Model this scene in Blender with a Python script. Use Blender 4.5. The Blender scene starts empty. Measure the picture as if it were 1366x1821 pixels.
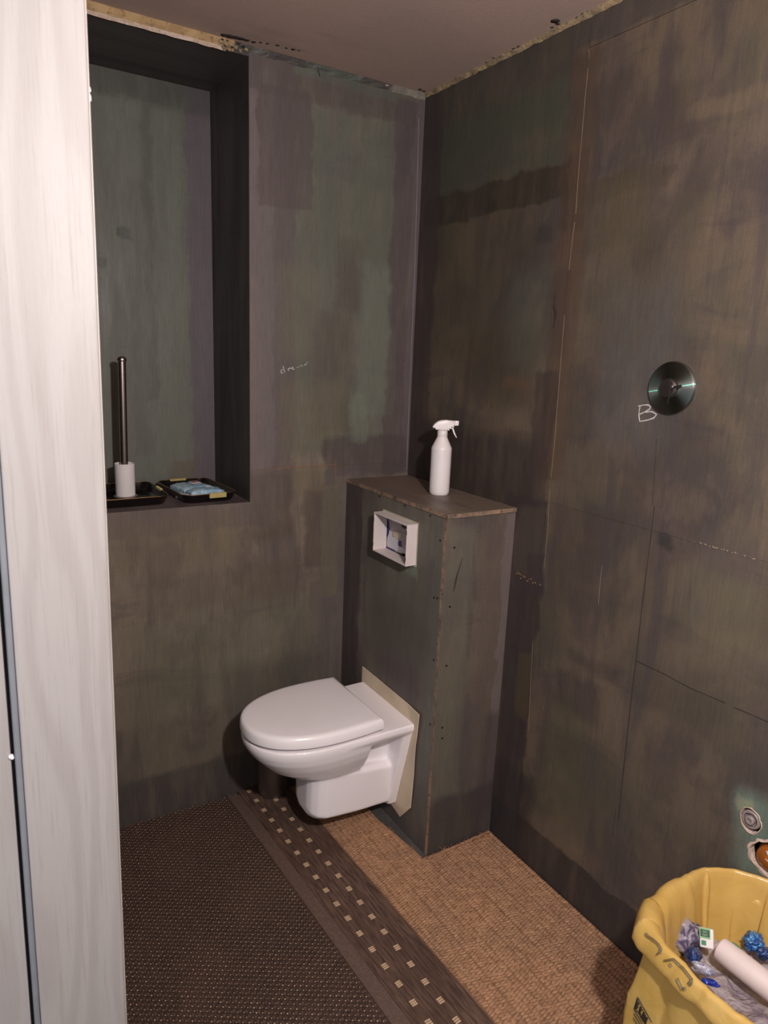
import bpy, bmesh, math, random
import numpy as np
from mathutils import Vector, Matrix, noise as mnoise
from mathutils.bvhtree import BVHTree
S = bpy.context.scene
COL = S.collection
random.seed(4)
rng = np.random.default_rng(7)

# ------------------------------------------------------------------ camera
CAM = Vector((-1.45839, -2.17665, 1.58343)); EUL = (1.348349, -0.039518, -0.549527); FPX = 1242.11
cam = bpy.data.cameras.new('camera'); cam.sensor_fit = 'HORIZONTAL'; cam.sensor_width = 36.0
cam.lens = FPX / 1366 * 36; cam.clip_start = 0.02
cam.dof.use_dof = True; cam.dof.focus_distance = 2.3; cam.dof.aperture_fstop = 10.0
camo = bpy.data.objects.new('camera', cam); COL.objects.link(camo)
camo.location = CAM; camo.rotation_euler = EUL; S.camera = camo
# ------------------------------------------------------------------ world, lamp, exposure
w = bpy.data.worlds.new('World'); S.world = w; w.use_nodes = True
w.node_tree.nodes['Background'].inputs['Color'].default_value = (0.94, 0.95, 1.0, 1)
w.node_tree.nodes['Background'].inputs['Strength'].default_value = 1.15
L = bpy.data.lights.new('lamp', 'POINT'); L.shadow_soft_size = 0.035; L.energy = 116.0; L.color = (1.0, 0.95, 0.925)
lo = bpy.data.objects.new('lamp', L); COL.objects.link(lo); lo.location = (-1.055, -2.23, 1.92)
S.view_settings.view_transform = 'Standard'; S.view_settings.look = 'None'
S.view_settings.gamma = 1; S.view_settings.use_curve_mapping = False; S.view_settings.exposure = 0.0

# ------------------------------------------------------------------ helpers
def tag(o, label=None, cat=None, group=None, kind=None):
    if label: o['label'] = label
    if cat: o['category'] = cat
    if group: o['group'] = group
    if kind: o['kind'] = kind
    return o
def thing(name, loc, label, cat, group=None):
    o = bpy.data.objects.new(name, None); COL.objects.link(o); o.location = loc
    o.empty_display_size = 0.05
    return tag(o, label, cat, group)
def link(name, me, mat=None, parent=None):
    o = bpy.data.objects.new(name, me); COL.objects.link(o)
    if mat is not None:
        for m in (mat if isinstance(mat, (list, tuple)) else [mat]): me.materials.append(m)
    if parent is not None: setpar(o, parent)
    return o
def setpar(o, p):
    o.parent = p
    # parents sit either at the world origin (meshes) or at a plain translation (empties)
    root = p
    t = Vector(p.location) if p.type == 'EMPTY' else Vector((0, 0, 0))
    o.matrix_parent_inverse = Matrix.Translation(-t)
def pyd(name, v, f, mat=None, parent=None, smooth=False, midx=None):
    me = bpy.data.meshes.new(name); me.from_pydata([tuple(map(float, q)) for q in v], [], [tuple(map(int, q)) for q in f])
    me.validate()
    if midx is not None: me.polygons.foreach_set('material_index', midx)
    if smooth: me.polygons.foreach_set('use_smooth', [True] * len(me.polygons))
    me.update()
    return link(name, me, mat, parent)
def bmo(name, bm, mat=None, parent=None, smooth=False):
    me = bpy.data.meshes.new(name); bmesh.ops.recalc_face_normals(bm, faces=bm.faces); bm.to_mesh(me); bm.free()
    if smooth: me.polygons.foreach_set('use_smooth', [True] * len(me.polygons))
    return link(name, me, mat, parent)
def add_box(bm, x0, x1, y0, y1, z0, z1, bev=0.0, seg=2):
    r = bmesh.ops.create_cube(bm, size=1.0); vs = r['verts']
    for q in vs: q.co = Vector(((x0 + x1) / 2 + q.co.x * (x1 - x0), (y0 + y1) / 2 + q.co.y * (y1 - y0), (z0 + z1) / 2 + q.co.z * (z1 - z0)))
    if bev > 0:
        es = list({e for q in vs for e in q.link_edges})
        bmesh.ops.bevel(bm, geom=es, offset=bev, segments=seg, affect='EDGES', profile=0.5)
def box(name, x0, x1, y0, y1, z0, z1, mat=None, parent=None, bev=0.0, seg=2):
    bm = bmesh.new(); add_box(bm, x0, x1, y0, y1, z0, z1, bev, seg); return bmo(name, bm, mat, parent)
def add_lathe(bm, prof, n=40, c=(0, 0, 0), M=None, cap0=True, cap1=True):
    rings = []
    for r, z in prof:
        ring = []
        for i in range(n):
            a = 2 * math.pi * i / n; p = Vector((r * math.cos(a), r * math.sin(a), z))
            if M is not None: p = M @ p
            ring.append(bm.verts.new(p + Vector(c)))
        rings.append(ring)
    for a, b in zip(rings, rings[1:]):
        for i in range(n): bm.faces.new((a[i], a[(i + 1) % n], b[(i + 1) % n], b[i]))
    if cap0: bm.faces.new(rings[0][::-1])
    if cap1: bm.faces.new(rings[-1])
def lathe(name, prof, c, mat, parent=None, n=40, M=None, cap0=True, cap1=True, smooth=True):
    bm = bmesh.new(); add_lathe(bm, prof, n, c, M, cap0, cap1)
    o = bmo(name, bm, mat, parent, smooth)
    if smooth: sharp(o, 35)
    return o
def sharp(o, deg):
    me = o.data; bm = bmesh.new(); bm.from_mesh(me)
    for e in bm.edges:
        if len(e.link_faces) == 2 and e.calc_face_angle(0) > math.radians(deg): e.smooth = False
    bm.to_mesh(me); bm.free()
def add_tube(bm, pts, r, n=8, flat=1.0, up=None):
    pts = [Vector(p) for p in pts]; rings = []
    rs = r if isinstance(r, (list, tuple)) else [r] * len(pts)
    for i, p in enumerate(pts):
        t = (pts[min(i + 1, len(pts) - 1)] - pts[max(i - 1, 0)])
        if t.length < 1e-9: t = Vector((0, 0, 1))
        t.normalize()
        u = Vector(up) if up is not None else (Vector((0, 0, 1)) if abs(t.z) < 0.9 else Vector((1, 0, 0)))
        s = t.cross(u)
        if s.length < 1e-6: s = t.cross(Vector((0.3, 0.7, 0.2)))
        s.normalize(); b = s.cross(t)
        rings.append([bm.verts.new(p + s * rs[i] * math.cos(2 * math.pi * k / n) + b * rs[i] * flat * math.sin(2 * math.pi * k / n)) for k in range(n)])
    for a, b in zip(rings, rings[1:]):
        for k in range(n): bm.faces.new((a[k], a[(k + 1) % n], b[(k + 1) % n], b[k]))
    bm.faces.new(rings[0][::-1]); bm.faces.new(rings[-1])
def tube(name, pts, r, mat, parent=None, n=8, flat=1.0, up=None):
    bm = bmesh.new(); add_tube(bm, pts, r, n, flat, up); o = bmo(name, bm, mat, parent, True); sharp(o, 50); return o
def slab(name, outer, holes, plane, d0, d1, mat, parent=None, edge=False):
    """flat board: outline and holes in two in-plane coordinates, extruded from depth d0 (face seen) to d1"""
    bm = bmesh.new(); es = []
    def P(u, v, d): return {'x': (d, u, v), 'y': (u, d, v), 'z': (u, v, d)}[plane]
    for poly in [outer] + holes:
        vs = [bm.verts.new(P(u, v, d0)) for u, v in poly]
        es += [bm.edges.new((vs[i], vs[(i + 1) % len(vs)])) for i in range(len(vs))]
    r = bmesh.ops.triangle_fill(bm, edges=es, use_beauty=True)
    fs = [g for g in r['geom'] if isinstance(g, bmesh.types.BMFace)]
    nf = len(fs)
    x = bmesh.ops.extrude_face_region(bm, geom=fs)
    ax = {'x': 0, 'y': 1, 'z': 2}[plane]
    new = [g for g in x['geom'] if isinstance(g, bmesh.types.BMVert)]
    for q in new: q.co[ax] = d1
    if edge:
        bm.normal_update()
        for f in bm.faces:
            if abs(f.normal[ax]) < 0.5: f.material_index = 1
    return bmo(name, bm, mat, parent)
def rect(u0, u1, v0, v1): return [(u0, v0), (u1, v0), (u1, v1), (u0, v1)]
# pixel of the photograph -> point on a real plane of the room (used to measure where marks lie)
CM = (Matrix.Rotation(EUL[2], 3, 'Z') @ Matrix.Rotation(EUL[1], 3, 'Y') @ Matrix.Rotation(EUL[0], 3, 'X'))
def ray(px, py): return CM @ Vector(((px - 683) / FPX, -(py - 910.5) / FPX, -1.0))
def onp(px, py, ax, val):
    d = ray(px, py); return CAM + d * ((val - CAM[ax]) / d[ax])
def seeded(seed):
    return Vector((seed * 3.17, seed * 1.31, seed * 7.7))
def fbm(p, o=3): return mnoise.fractal(p, 1.0, 2.0, o)

# ------------------------------------------------------------------ materials
def lin(c):
    return tuple((x / 12.92 if x <= 0.04045 else ((x + 0.055) / 1.055) ** 2.4) for x in (v / 255 for v in c))
class NT:
    def __init__(s, name):
        s.m = bpy.data.materials.new(name); s.m.use_nodes = True; s.t = s.m.node_tree
        s.b = s.t.nodes['Principled BSDF']
    def n(s, k, **kw):
        q = s.t.nodes.new(k)
        for a, b in kw.items(): setattr(q, a, b)
        return q
    def l(s, a, b): s.t.links.new(a, b)
    def val(s, inp, x):
        if hasattr(x, 'is_output') or isinstance(x, bpy.types.NodeSocket): s.l(x, inp)
        elif isinstance(x, (tuple, list)) and len(x) == 3 and inp.type == 'RGBA': inp.default_value = (*x, 1)
        else: inp.default_value = x
    def math(s, op, a, b=0.0, clamp=False):
        q = s.n('ShaderNodeMath', operation=op, use_clamp=clamp); s.val(q.inputs[0], a); s.val(q.inputs[1], b); return q.outputs[0]
    def mix(s, f, a, b, mode='MIX'):
        q = s.n('ShaderNodeMix', data_type='RGBA', blend_type=mode); s.val(q.inputs[0], f); s.val(q.inputs[6], a); s.val(q.inputs[7], b); return q.outputs[2]
    def pos(s): return s.n('ShaderNodeNewGeometry').outputs['Position']
    def obj(s): return s.n('ShaderNodeTexCoord').outputs['Object']
    def mp(s, v, scale=(1, 1, 1), loc=(0, 0, 0), rot=(0, 0, 0)):
        q = s.n('ShaderNodeMapping'); s.val(q.inputs[0], v); q.inputs['Scale'].default_value = scale; q.inputs['Location'].default_value = loc; q.inputs['Rotation'].default_value = rot; return q.outputs[0]
    def noise(s, v, sc, det=4, rough=0.55, dist=0.0):
        q = s.n('ShaderNodeTexNoise'); s.val(q.inputs['Vector'], v); q.inputs['Scale'].default_value = sc; q.inputs['Detail'].default_value = det; q.inputs['Roughness'].default_value = rough; q.inputs['Distortion'].default_value = dist; return q.outputs[0]
    def rng(s, x, a, b, c=0.0, d=1.0, smooth=True):
        q = s.n('ShaderNodeMapRange', interpolation_type='SMOOTHSTEP' if smooth else 'LINEAR'); s.val(q.inputs[0], x)
        for i, z in enumerate((a, b, c, d)): s.val(q.inputs[1 + i], z)
        return q.outputs[0]
    def bump(s, h, dist=0.002, strength=1.0):
        q = s.n('ShaderNodeBump'); q.inputs['Strength'].default_value = strength; q.inputs['Distance'].default_value = dist; s.val(q.inputs['Height'], h); s.l(q.outputs[0], s.b.inputs['Normal']); return q
    def sep(s, v):
        q = s.n('ShaderNodeSeparateXYZ'); s.val(q.inputs[0], v); return q.outputs
    def comb(s, x, y, z):
        q = s.n('ShaderNodeCombineXYZ')
        for i, k in enumerate((x, y, z)): s.val(q.inputs[i], k)
        return q.outputs[0]
    def set(s, **kw):
        for k, v in kw.items(): s.val(s.b.inputs[k.replace('_', ' ')], v)
        return s.m
def plain(name, c, rough=0.5, metal=0.0, var=0.06, sc=30, bump=0.0, bsc=200, **kw):
    t = NT(name); o = t.pos(); n = t.noise(o, sc, 4)
    col = t.mix(t.rng(n, 0.25, 0.75), tuple(x * (1 - var) for x in lin(c)), tuple(min(1, x * (1 + var)) for x in lin(c)))
    t.set(Base_Color=col, Roughness=rough, Metallic=metal, **kw)
    if bump: t.bump(t.noise(o, bsc, 4), bump)
    return t.m
# mask of a brushed patch: a rectangle with a ragged border
pg = bpy.data.node_groups.new('patch_mask', 'ShaderNodeTree')
for nm in ('U', 'V', 'U0', 'U1', 'V0', 'V1', 'Soft'): pg.interface.new_socket(nm, in_out='INPUT', socket_type='NodeSocketFloat')
pg.interface.new_socket('Mask', in_out='OUTPUT', socket_type='NodeSocketFloat')
gi = pg.nodes.new('NodeGroupInput'); go = pg.nodes.new('NodeGroupOutput'); prev = None
def gm(op, a, b):
    q = pg.nodes.new('ShaderNodeMath'); q.operation = op
    for i, x in enumerate((a, b)):
        if isinstance(x, (int, float)): q.inputs[i].default_value = x
        else: pg.links.new(x, q.inputs[i])
    return q.outputs[0]
def gss(d):
    q = pg.nodes.new('ShaderNodeMapRange'); q.interpolation_type = 'SMOOTHSTEP'; pg.links.new(d, q.inputs[0])
    pg.links.new(gm('MULTIPLY', gi.outputs['Soft'], -1.0), q.inputs[1]); pg.links.new(gi.outputs['Soft'], q.inputs[2]); return q.outputs[0]
mk = [gss(gm('SUBTRACT', gi.outputs['U'], gi.outputs['U0'])), gss(gm('SUBTRACT', gi.outputs['U1'], gi.outputs['U'])),
      gss(gm('SUBTRACT', gi.outputs['V'], gi.outputs['V0'])), gss(gm('SUBTRACT', gi.outputs['V1'], gi.outputs['V']))]
pg.links.new(gm('MULTIPLY', gm('MULTIPLY', mk[0], mk[1]), gm('MULTIPLY', mk[2], mk[3])), go.inputs['Mask'])

KA = 1.0   # paint reflectance scale
PUR, DRK, OLI, BRN, GRN, GRY, RED, RAW = (70, 61, 63), (52, 48, 48), (83, 76, 66), (106, 91, 77), (92, 98, 90), (94, 85, 87), (98, 78, 67), (116, 138, 126)
def pcol(c): return tuple(x * KA for x in lin(c))
def paint(name, uax, patches=(), a=OLI, b=BRN, streak=PUR, samt=0.58, vsc=1.0, gr=1.0, bmp=0.0012, k=1.0):
    """brushed-on dark sealing coat over green board: clouds, brush streaks, ragged brushed patches, grain"""
    pcol = lambda c: tuple(q * k for q in lin(c))
    t = NT(name); P = t.pos(); x, y, z = t.sep(P)
    u, v = {'x': (x, z), 'y': (y, z), 'h': (x, y)}[uax]
    uv = t.comb(u, v, 0.0)
    cl = t.noise(uv, 2.6, 6, 0.6, 0.4)
    col = t.mix(t.rng(cl, 0.36, 0.64), pcol(a), pcol(b))
    sv = t.noise(t.mp(uv, (13, 1.6 * vsc, 1)), 1.0, 7, 0.62, 0.5)
    col = t.mix(t.math('MULTIPLY', t.rng(sv, 0.47, 0.66), samt), col, pcol(streak))
    sh = t.noise(t.mp(uv, (2.2, 9, 1), (3, 7, 0)), 1.0, 6, 0.6, 0.6)
    col = t.mix(t.math('MULTIPLY', t.rng(sh, 0.53, 0.68), 0.45), col, pcol(streak))
    # larger overlapping coats with a brushed edge
    bl = t.noise(t.mp(uv, (3.4, 1.9, 1), (11, 4, 0)), 1.0, 7, 0.62, 0.25)
    col = t.mix(t.math('MULTIPLY', t.rng(bl, 0.49, 0.58), 0.5), col, pcol(streak))
    bl2 = t.noise(t.mp(uv, (5.5, 2.6, 1), (1, 14, 0)), 1.0, 7, 0.62, 0.3)
    col = t.mix(t.math('MULTIPLY', t.rng(bl2, 0.54, 0.64), 0.3), col, pcol(tuple(min(255, q * 1.1) for q in b)))
    fine = t.noise(t.mp(uv, (150, 12, 1)), 1.0, 4, 0.7)
    # ragged border: low and high frequency wobble of the coordinates
    wob = t.noise(uv, 7.0, 5, 0.7); wob2 = t.noise(t.mp(uv, (1, 1, 1), (5, 9, 0)), 6.0, 5, 0.7)
    du = t.math('ADD', u, t.math('MULTIPLY', t.math('SUBTRACT', wob, 0.5), 0.085))
    dv = t.math('ADD', v, t.math('MULTIPLY', t.math('SUBTRACT', wob2, 0.5), 0.085))
    mod = t.rng(t.noise(t.mp(uv, (22, 3, 1), (2, 1, 0)), 1.0, 5, 0.65), 0.3, 0.62, 0.62, 1.0)
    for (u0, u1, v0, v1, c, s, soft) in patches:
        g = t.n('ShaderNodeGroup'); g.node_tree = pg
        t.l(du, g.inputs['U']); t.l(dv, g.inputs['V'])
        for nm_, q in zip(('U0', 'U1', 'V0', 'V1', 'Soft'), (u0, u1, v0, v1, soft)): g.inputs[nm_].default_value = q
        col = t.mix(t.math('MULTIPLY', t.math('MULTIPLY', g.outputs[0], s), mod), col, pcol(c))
    gn = t.noise(uv, 260, 3, 0.7)
    kk = t.math('ADD', t.math('MULTIPLY', t.math('SUBTRACT', fine, 0.5), 0.55 * gr), t.math('MULTIPLY', t.math('SUBTRACT', gn, 0.5), 0.5 * gr))
    col = t.mix(1.0, col, t.comb(*[t.math('ADD', kk, 1.0)] * 3), 'MULTIPLY')
    t.set(Base_Color=col, Roughness=t.rng(sv, 0.3, 0.7, 0.42, 0.62), Specular_IOR_Level=0.35)
    t.bump(t.math('ADD', t.math('MULTIPLY', fine, 0.5), t.math('ADD', t.math('MULTIPLY', sv, 0.6), t.math('MULTIPLY', gn, 0.3))), bmp, 0.7)
    return t.m
def pr(ax, x0, y0, x1, y1, c, s, soft=0.012):
    ps = [onp(a, b, ax, 0.0) for a, b in ((x0, y0), (x1, y0), (x0, y1), (x1, y1))]
    k = 1 if ax == 0 else 0
    us = [(ps[0][k] + ps[2][k]) / 2, (ps[1][k] + ps[3][k]) / 2]; vs = [(ps[0][2] + ps[1][2]) / 2, (ps[2][2] + ps[3][2]) / 2]
    return (min(us), max(us), min(vs), max(vs), c, s, soft)

right_patches = [
    (-0.72, 0.1, 2.20, 2.5, (62, 62, 56), 0.6, 0.05), (-2.9, -0.70, 2.37, 2.5, (72, 66, 64), 0.75, 0.006),
    (-0.60, -0.04, 1.55, 2.15, (66, 60, 46), 0.45, 0.06),
    pr(0, 780, 185, 1005, 330, (72, 76, 64), 0.7, 0.03), (-0.72, -0.03, 2.015, 2.105, (56, 49, 40), 0.85, 0.006), pr(0, 1040, 312, 1190, 345, (76, 66, 56), 0.6, 0.007), pr(0, 1060, 500, 1200, 800, (90, 87, 87), 0.5, 0.05), pr(0, 1225, 170, 1366, 200, (116, 100, 82), 0.5, 0.01), pr(0, 1130, 400, 1180, 520, (74, 66, 56), 0.5, 0.02), pr(0, 820, 590, 960, 720, (74, 62, 48), 0.45, 0.04),
    pr(0, 905, 480, 985, 660, GRN, 0.35, 0.05),
    pr(0, 730, 760, 960, 905, (54, 47, 46), 0.85, 0.04),
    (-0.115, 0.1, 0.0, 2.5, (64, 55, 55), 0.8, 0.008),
    (-0.785, -0.685, 1.25, 2.36, (88, 69, 57), 0.6, 0.010), (-0.765, -0.69, 1.93, 2.13, (66, 57, 51), 0.6, 0.014), (-0.76, -0.71, 1.3, 2.3, (96, 74, 60), 0.5, 0.006), (-0.73, -0.655, 1.15, 1.55, (64, 54, 53), 0.75, 0.010),
    pr(0, 965, 480, 1010, 640, (74, 62, 58), 0.5, 0.02),
    pr(0, 1170, 140, 1235, 260, (74, 64, 60), 0.6, 0.025), pr(0, 1020, 150, 1110, 230, (76, 66, 60), 0.55, 0.03),
    pr(0, 1050, 320, 1160, 450, (86, 78, 58), 0.5, 0.03), pr(0, 1010, 650, 1060, 790, (74, 65, 64), 0.6, 0.02),
    pr(0, 1050, 480, 1250, 640, (88, 80, 70), 0.4, 0.06), pr(0, 1190, 330, 1250, 420, (82, 74, 64), 0.5, 0.03),
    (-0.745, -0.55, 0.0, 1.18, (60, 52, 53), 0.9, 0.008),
    pr(0, 918, 1160, 944, 1280, (86, 74, 52), 0.6, 0.008), pr(0, 915, 900, 965, 1030, (84, 73, 66), 0.6, 0.01),
    pr(0, 975, 900, 1060, 1080, (80, 68, 62), 0.6, 0.02), pr(0, 1035, 900, 1115, 960, (74, 64, 62), 0.6, 0.015),
    pr(0, 985, 1200, 1070, 1270, (66, 58, 56), 0.7, 0.02), pr(0, 1010, 1170, 1110, 1200, (70, 62, 58), 0.6, 0.02),
    pr(0, 1120, 1210, 1290, 1290, (74, 66, 60), 0.5, 0.03), pr(0, 960, 1240, 1040, 1470, (86, 82, 62), 0.45, 0.03),
    pr(0, 1050, 1350, 1300, 1500, (78, 74, 64), 0.4, 0.06), pr(0, 1215, 1010, 1366, 1180, (112, 104, 84), 0.45, 0.06),
    pr(0, 1230, 960, 1366, 1020, (92, 80, 78), 0.5, 0.03),
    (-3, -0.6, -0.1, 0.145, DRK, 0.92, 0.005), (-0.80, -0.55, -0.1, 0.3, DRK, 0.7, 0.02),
    (-1.54, -1.425, 0.46, 0.66, RAW, 0.75, 0.03), (-1.46, -1.425, 0.60, 0.635, (150, 150, 120), 0.6, 0.01),
    pr(0, 1172, 955, 1196, 976, (50, 47, 46), 0.8, 0.012), pr(0, 868, 358, 886, 376, (50, 45, 40), 0.8, 0.012),
    pr(0, 955, 400, 985, 432, (62, 56, 54), 0.7, 0.01), pr(0, 796, 378, 810, 396, (58, 52, 46), 0.7, 0.005),
    pr(0, 895, 674, 940, 692, (98, 76, 60), 0.8, 0.012), pr(0, 935, 985, 962, 1060, (66, 56, 58), 0.8, 0.008)]
back_patches = [
    (-0.60, -0.09, 1.24, 2.34, (84, 87, 79), 0.8, 0.03),
    (-0.66, -0.525, 1.0, 2.5, (98, 88, 90), 0.8, 0.006), (-0.545, -0.475, 1.05, 2.40, (84, 74, 74), 0.8, 0.010),
    (-0.60, -0.42, 2.02, 2.36, (80, 70, 70), 0.85, 0.008),
    (-0.66, 0.1, 2.335, 2.5, (78, 70, 68), 0.7, 0.01), pr(1, 520, 118, 720, 158, (88, 100, 90), 0.6, 0.01), pr(1, 560, 140, 720, 200, (72, 66, 62), 0.5, 0.02),
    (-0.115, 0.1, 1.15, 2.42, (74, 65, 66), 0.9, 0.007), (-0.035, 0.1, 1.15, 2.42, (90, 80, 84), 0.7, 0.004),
    pr(1, 596, 420, 650, 560, (70, 62, 58), 0.6, 0.02), pr(1, 560, 560, 625, 770, (76, 67, 60), 0.6, 0.02), pr(1, 640, 470, 690, 740, (98, 102, 93), 0.5, 0.02),
    pr(1, 495, 470, 560, 640, (98, 92, 78), 0.5, 0.03), pr(1, 560, 330, 690, 470, (84, 84, 74), 0.5, 0.05), pr(1, 500, 680, 610, 800, (100, 92, 74), 0.5, 0.03),
    pr(1, 575, 775, 720, 842, (72, 63, 62), 0.9, 0.012), pr(1, 625, 700, 655, 785, (104, 108, 96), 0.5, 0.012),
    (-1.4, -0.58, 1.0, 1.085, (90, 80, 78), 0.75, 0.008), pr(1, 440, 840, 520, 960, (78, 68, 60), 0.7, 0.02),
    pr(1, 540, 870, 600, 1010, (72, 63, 58), 0.8, 0.012), pr(1, 520, 830, 600, 880, (94, 84, 66), 0.5, 0.02),
    (-0.36, -0.2, -0.1, 1.18, (82, 74, 74), 0.75, 0.008), pr(1, 572, 860, 600, 1060, (98, 92, 70), 0.5, 0.006),
    pr(1, 200, 920, 430, 1010, (96, 84, 66), 0.5, 0.04), pr(1, 220, 1080, 560, 1250, (88, 86, 72), 0.55, 0.06), pr(1, 240, 1010, 530, 1080, (80, 72, 60), 0.5, 0.03),
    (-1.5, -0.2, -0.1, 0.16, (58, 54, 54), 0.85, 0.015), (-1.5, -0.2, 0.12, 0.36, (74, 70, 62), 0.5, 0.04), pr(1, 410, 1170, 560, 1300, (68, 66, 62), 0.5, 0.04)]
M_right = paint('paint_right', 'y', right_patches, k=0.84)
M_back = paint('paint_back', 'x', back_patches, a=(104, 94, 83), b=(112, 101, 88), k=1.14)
M_niche = paint('paint_niche', 'x', [(-1.3, -0.72, 1.1, 2.36, (103, 105, 96), 0.8, 0.03), (-0.712, -0.55, 1.0, 2.5, (90, 80, 88), 0.9, 0.006), (-1.4, -0.5, 2.34, 2.5, (66, 62, 60), 0.7, 0.02),
    (-0.80, -0.70, 1.09, 1.17, (96, 82, 66), 0.6, 0.01), (-0.86, -0.83, 1.4, 2.34, (78, 76, 70), 0.6, 0.01), (-0.95, -0.9, 1.92, 1.96, (60, 60, 58), 0.8, 0.008), (-1.02, -0.98, 1.82, 1.86, (66, 66, 62), 0.7, 0.008), (-0.91, -0.86, 1.2, 2.1, (84, 76, 72), 0.5, 0.02)], a=(90, 90, 82), b=(98, 97, 86), samt=0.35)
M_reveal = paint('paint_reveal', 'y', [], a=(70, 65, 65), b=(78, 72, 69), streak=(62, 56, 58))
M_hor = paint('paint_sill', 'h', [], a=(96, 86, 86), b=(106, 94, 91), samt=0.5)
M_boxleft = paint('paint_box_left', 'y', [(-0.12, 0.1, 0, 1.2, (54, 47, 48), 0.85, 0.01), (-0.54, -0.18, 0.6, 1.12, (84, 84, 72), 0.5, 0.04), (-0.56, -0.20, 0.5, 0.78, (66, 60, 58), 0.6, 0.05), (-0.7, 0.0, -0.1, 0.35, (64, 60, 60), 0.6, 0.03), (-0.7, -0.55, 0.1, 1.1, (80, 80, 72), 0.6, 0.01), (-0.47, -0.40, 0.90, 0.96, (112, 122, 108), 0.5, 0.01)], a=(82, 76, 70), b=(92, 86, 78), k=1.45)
M_boxfront = paint('paint_box_front', 'x', [(-0.3, -0.16, 0.12, 1.1, (98, 94, 84), 0.6, 0.02), (-0.12, -0.0, 0.2, 1.1, (92, 80, 74), 0.7, 0.02), (-0.035, 0.1, 0.0, 1.12, (110, 98, 98), 0.6, 0.005), (-0.3, 0.1, -0.1, 0.2, (60, 55, 56), 0.8, 0.02), (-0.06, 0.1, 0.1, 0.45, (66, 58, 60), 0.6, 0.02)], a=(88, 80, 72), b=(98, 90, 78))
M_boxtop = paint('paint_box_top', 'h', [(-0.4, 0.1, -0.7, 0.1, (118, 102, 90), 0.6, 0.05), (-0.28, -0.2, -0.5, -0.02, (96, 84, 76), 0.6, 0.02)], a=(98, 86, 76), b=(116, 100, 86), samt=0.3)
def edge_mat():
    t = NT('raw_board_edge'); P = t.pos(); n = t.noise(P, 14, 6, 0.7); n2 = t.noise(P, 70, 4)
    col = t.mix(t.rng(n, 0.36, 0.6), lin((96, 82, 72)), lin((146, 118, 98))); col = t.mix(t.rng(n2, 0.55, 0.7), col, lin((70, 60, 54)))
    t.set(Base_Color=col, Roughness=0.8); t.bump(n2, 0.002); return t.m
M_edge = edge_mat()
def ceil_mat():
    t = NT('ceiling_paint'); P = t.pos(); n = t.noise(P, 2.0, 5, 0.6, 0.3); s = t.noise(t.mp(P, (3, 9, 1)), 1.0, 5)
    g = t.noise(P, 220, 3, 0.7)
    col = t.mix(t.rng(n, 0.35, 0.65), lin((196, 166, 154)), lin((184, 160, 150))); col = t.mix(t.math('MULTIPLY', t.rng(s, 0.56, 0.72), 0.35), col, lin((140, 128, 122)))
    col = t.mix(t.math('MULTIPLY', t.math('SUBTRACT', g, 0.2), 0.3), col, lin((140, 116, 104)))
    t.set(Base_Color=col, Roughness=0.7); t.bump(g, 0.001); return t.m
M_ceil = ceil_mat()
def dust(name, c1, c2, c3, sc=30, rough=0.9, bump=0.004):
    t = NT(name); P = t.pos(); n = t.noise(P, sc, 6, 0.65); n2 = t.noise(P, sc * 5, 4)
    col = t.mix(t.rng(n, 0.35, 0.6), lin(c1), lin(c2)); col = t.mix(t.rng(n2, 0.55, 0.72), col, lin(c3))
    t.set(Base_Color=col, Roughness=rough); t.bump(t.math('ADD', n, t.math('MULTIPLY', n2, 0.4)), bump); return t.m
M_foam = dust('foam_filler', (178, 148, 108), (158, 128, 90), (126, 100, 70), 16)
M_plaster = dust('torn_plaster', (206, 184, 172), (190, 166, 146), (150, 128, 112), 40)
M_fill = dust('joint_filler', (160, 138, 104), (128, 112, 88), (60, 52, 46), 26)
M_darkfill = dust('dark_smear', (40, 36, 34), (54, 48, 46), (30, 27, 26), 40)
M_screed = dust('grey_screed', (84, 80, 77), (70, 67, 65), (58, 55, 53), 12, 0.9, 0.002)
M_dark = plain('dark_cavity', (20, 18, 17), 0.9)
def wood(name, c1, c2, c3):
    t = NT(name); P = t.pos(); v = t.mp(P, (1, 1, 0.10))
    n0 = t.noise(t.mp(P, (1, 1, 0.16)), 8, 2, 0.5)
    x, y, z = t.sep(P)
    ph = t.math('ADD', t.math('MULTIPLY', n0, 30.0), t.math('MULTIPLY', x, 160.0))
    rings = t.math('ADD', t.math('MULTIPLY', t.math('SINE', ph, 0.0), 0.5), 0.5)
    pores = t.noise(t.mp(P, (260, 60, 7)), 1.0, 5, 0.7)
    br = t.noise(t.mp(P, (5, 5, 0.6)), 1.0, 3)
    col = t.mix(t.rng(rings, 0.1, 0.95), lin(c1), lin(c2)); col = t.mix(t.math('MULTIPLY', t.rng(pores, 0.5, 0.72), 0.55), col, lin(c3))
    col = t.mix(t.math('MULTIPLY', t.rng(br, 0.4, 0.7), 0.35), col, lin(c3))
    t.set(Base_Color=col, Roughness=0.5, Specular_IOR_Level=0.3); t.bump(t.math('ADD', pores, t.math('MULTIPLY', rings, 0.4)), 0.0008); return t.m
M_oak = wood('pale_oak', (155, 150, 148), (149, 143, 141), (137, 129, 126))
M_oakedge = plain('oak_edge_band', (166, 158, 152), 0.5)
M_gasket = plain('grey_seal', (114, 117, 123), 0.55)
M_cer = plain('ceramic', (243, 236, 238), 0.13, var=0.015, sc=6, Specular_IOR_Level=0.5)
M_lid = plain('toilet_lid', (242, 235, 237), 0.22, var=0.015, sc=6)
M_sheet = plain('cream_foam_sheet', (206, 188, 164), 0.75, var=0.08, sc=14)
M_wplast = plain('white_plastic', (222, 214, 214), 0.38, var=0.02)
M_frame = plain('white_frame_plastic', (204, 192, 190), 0.42, var=0.03)
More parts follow.
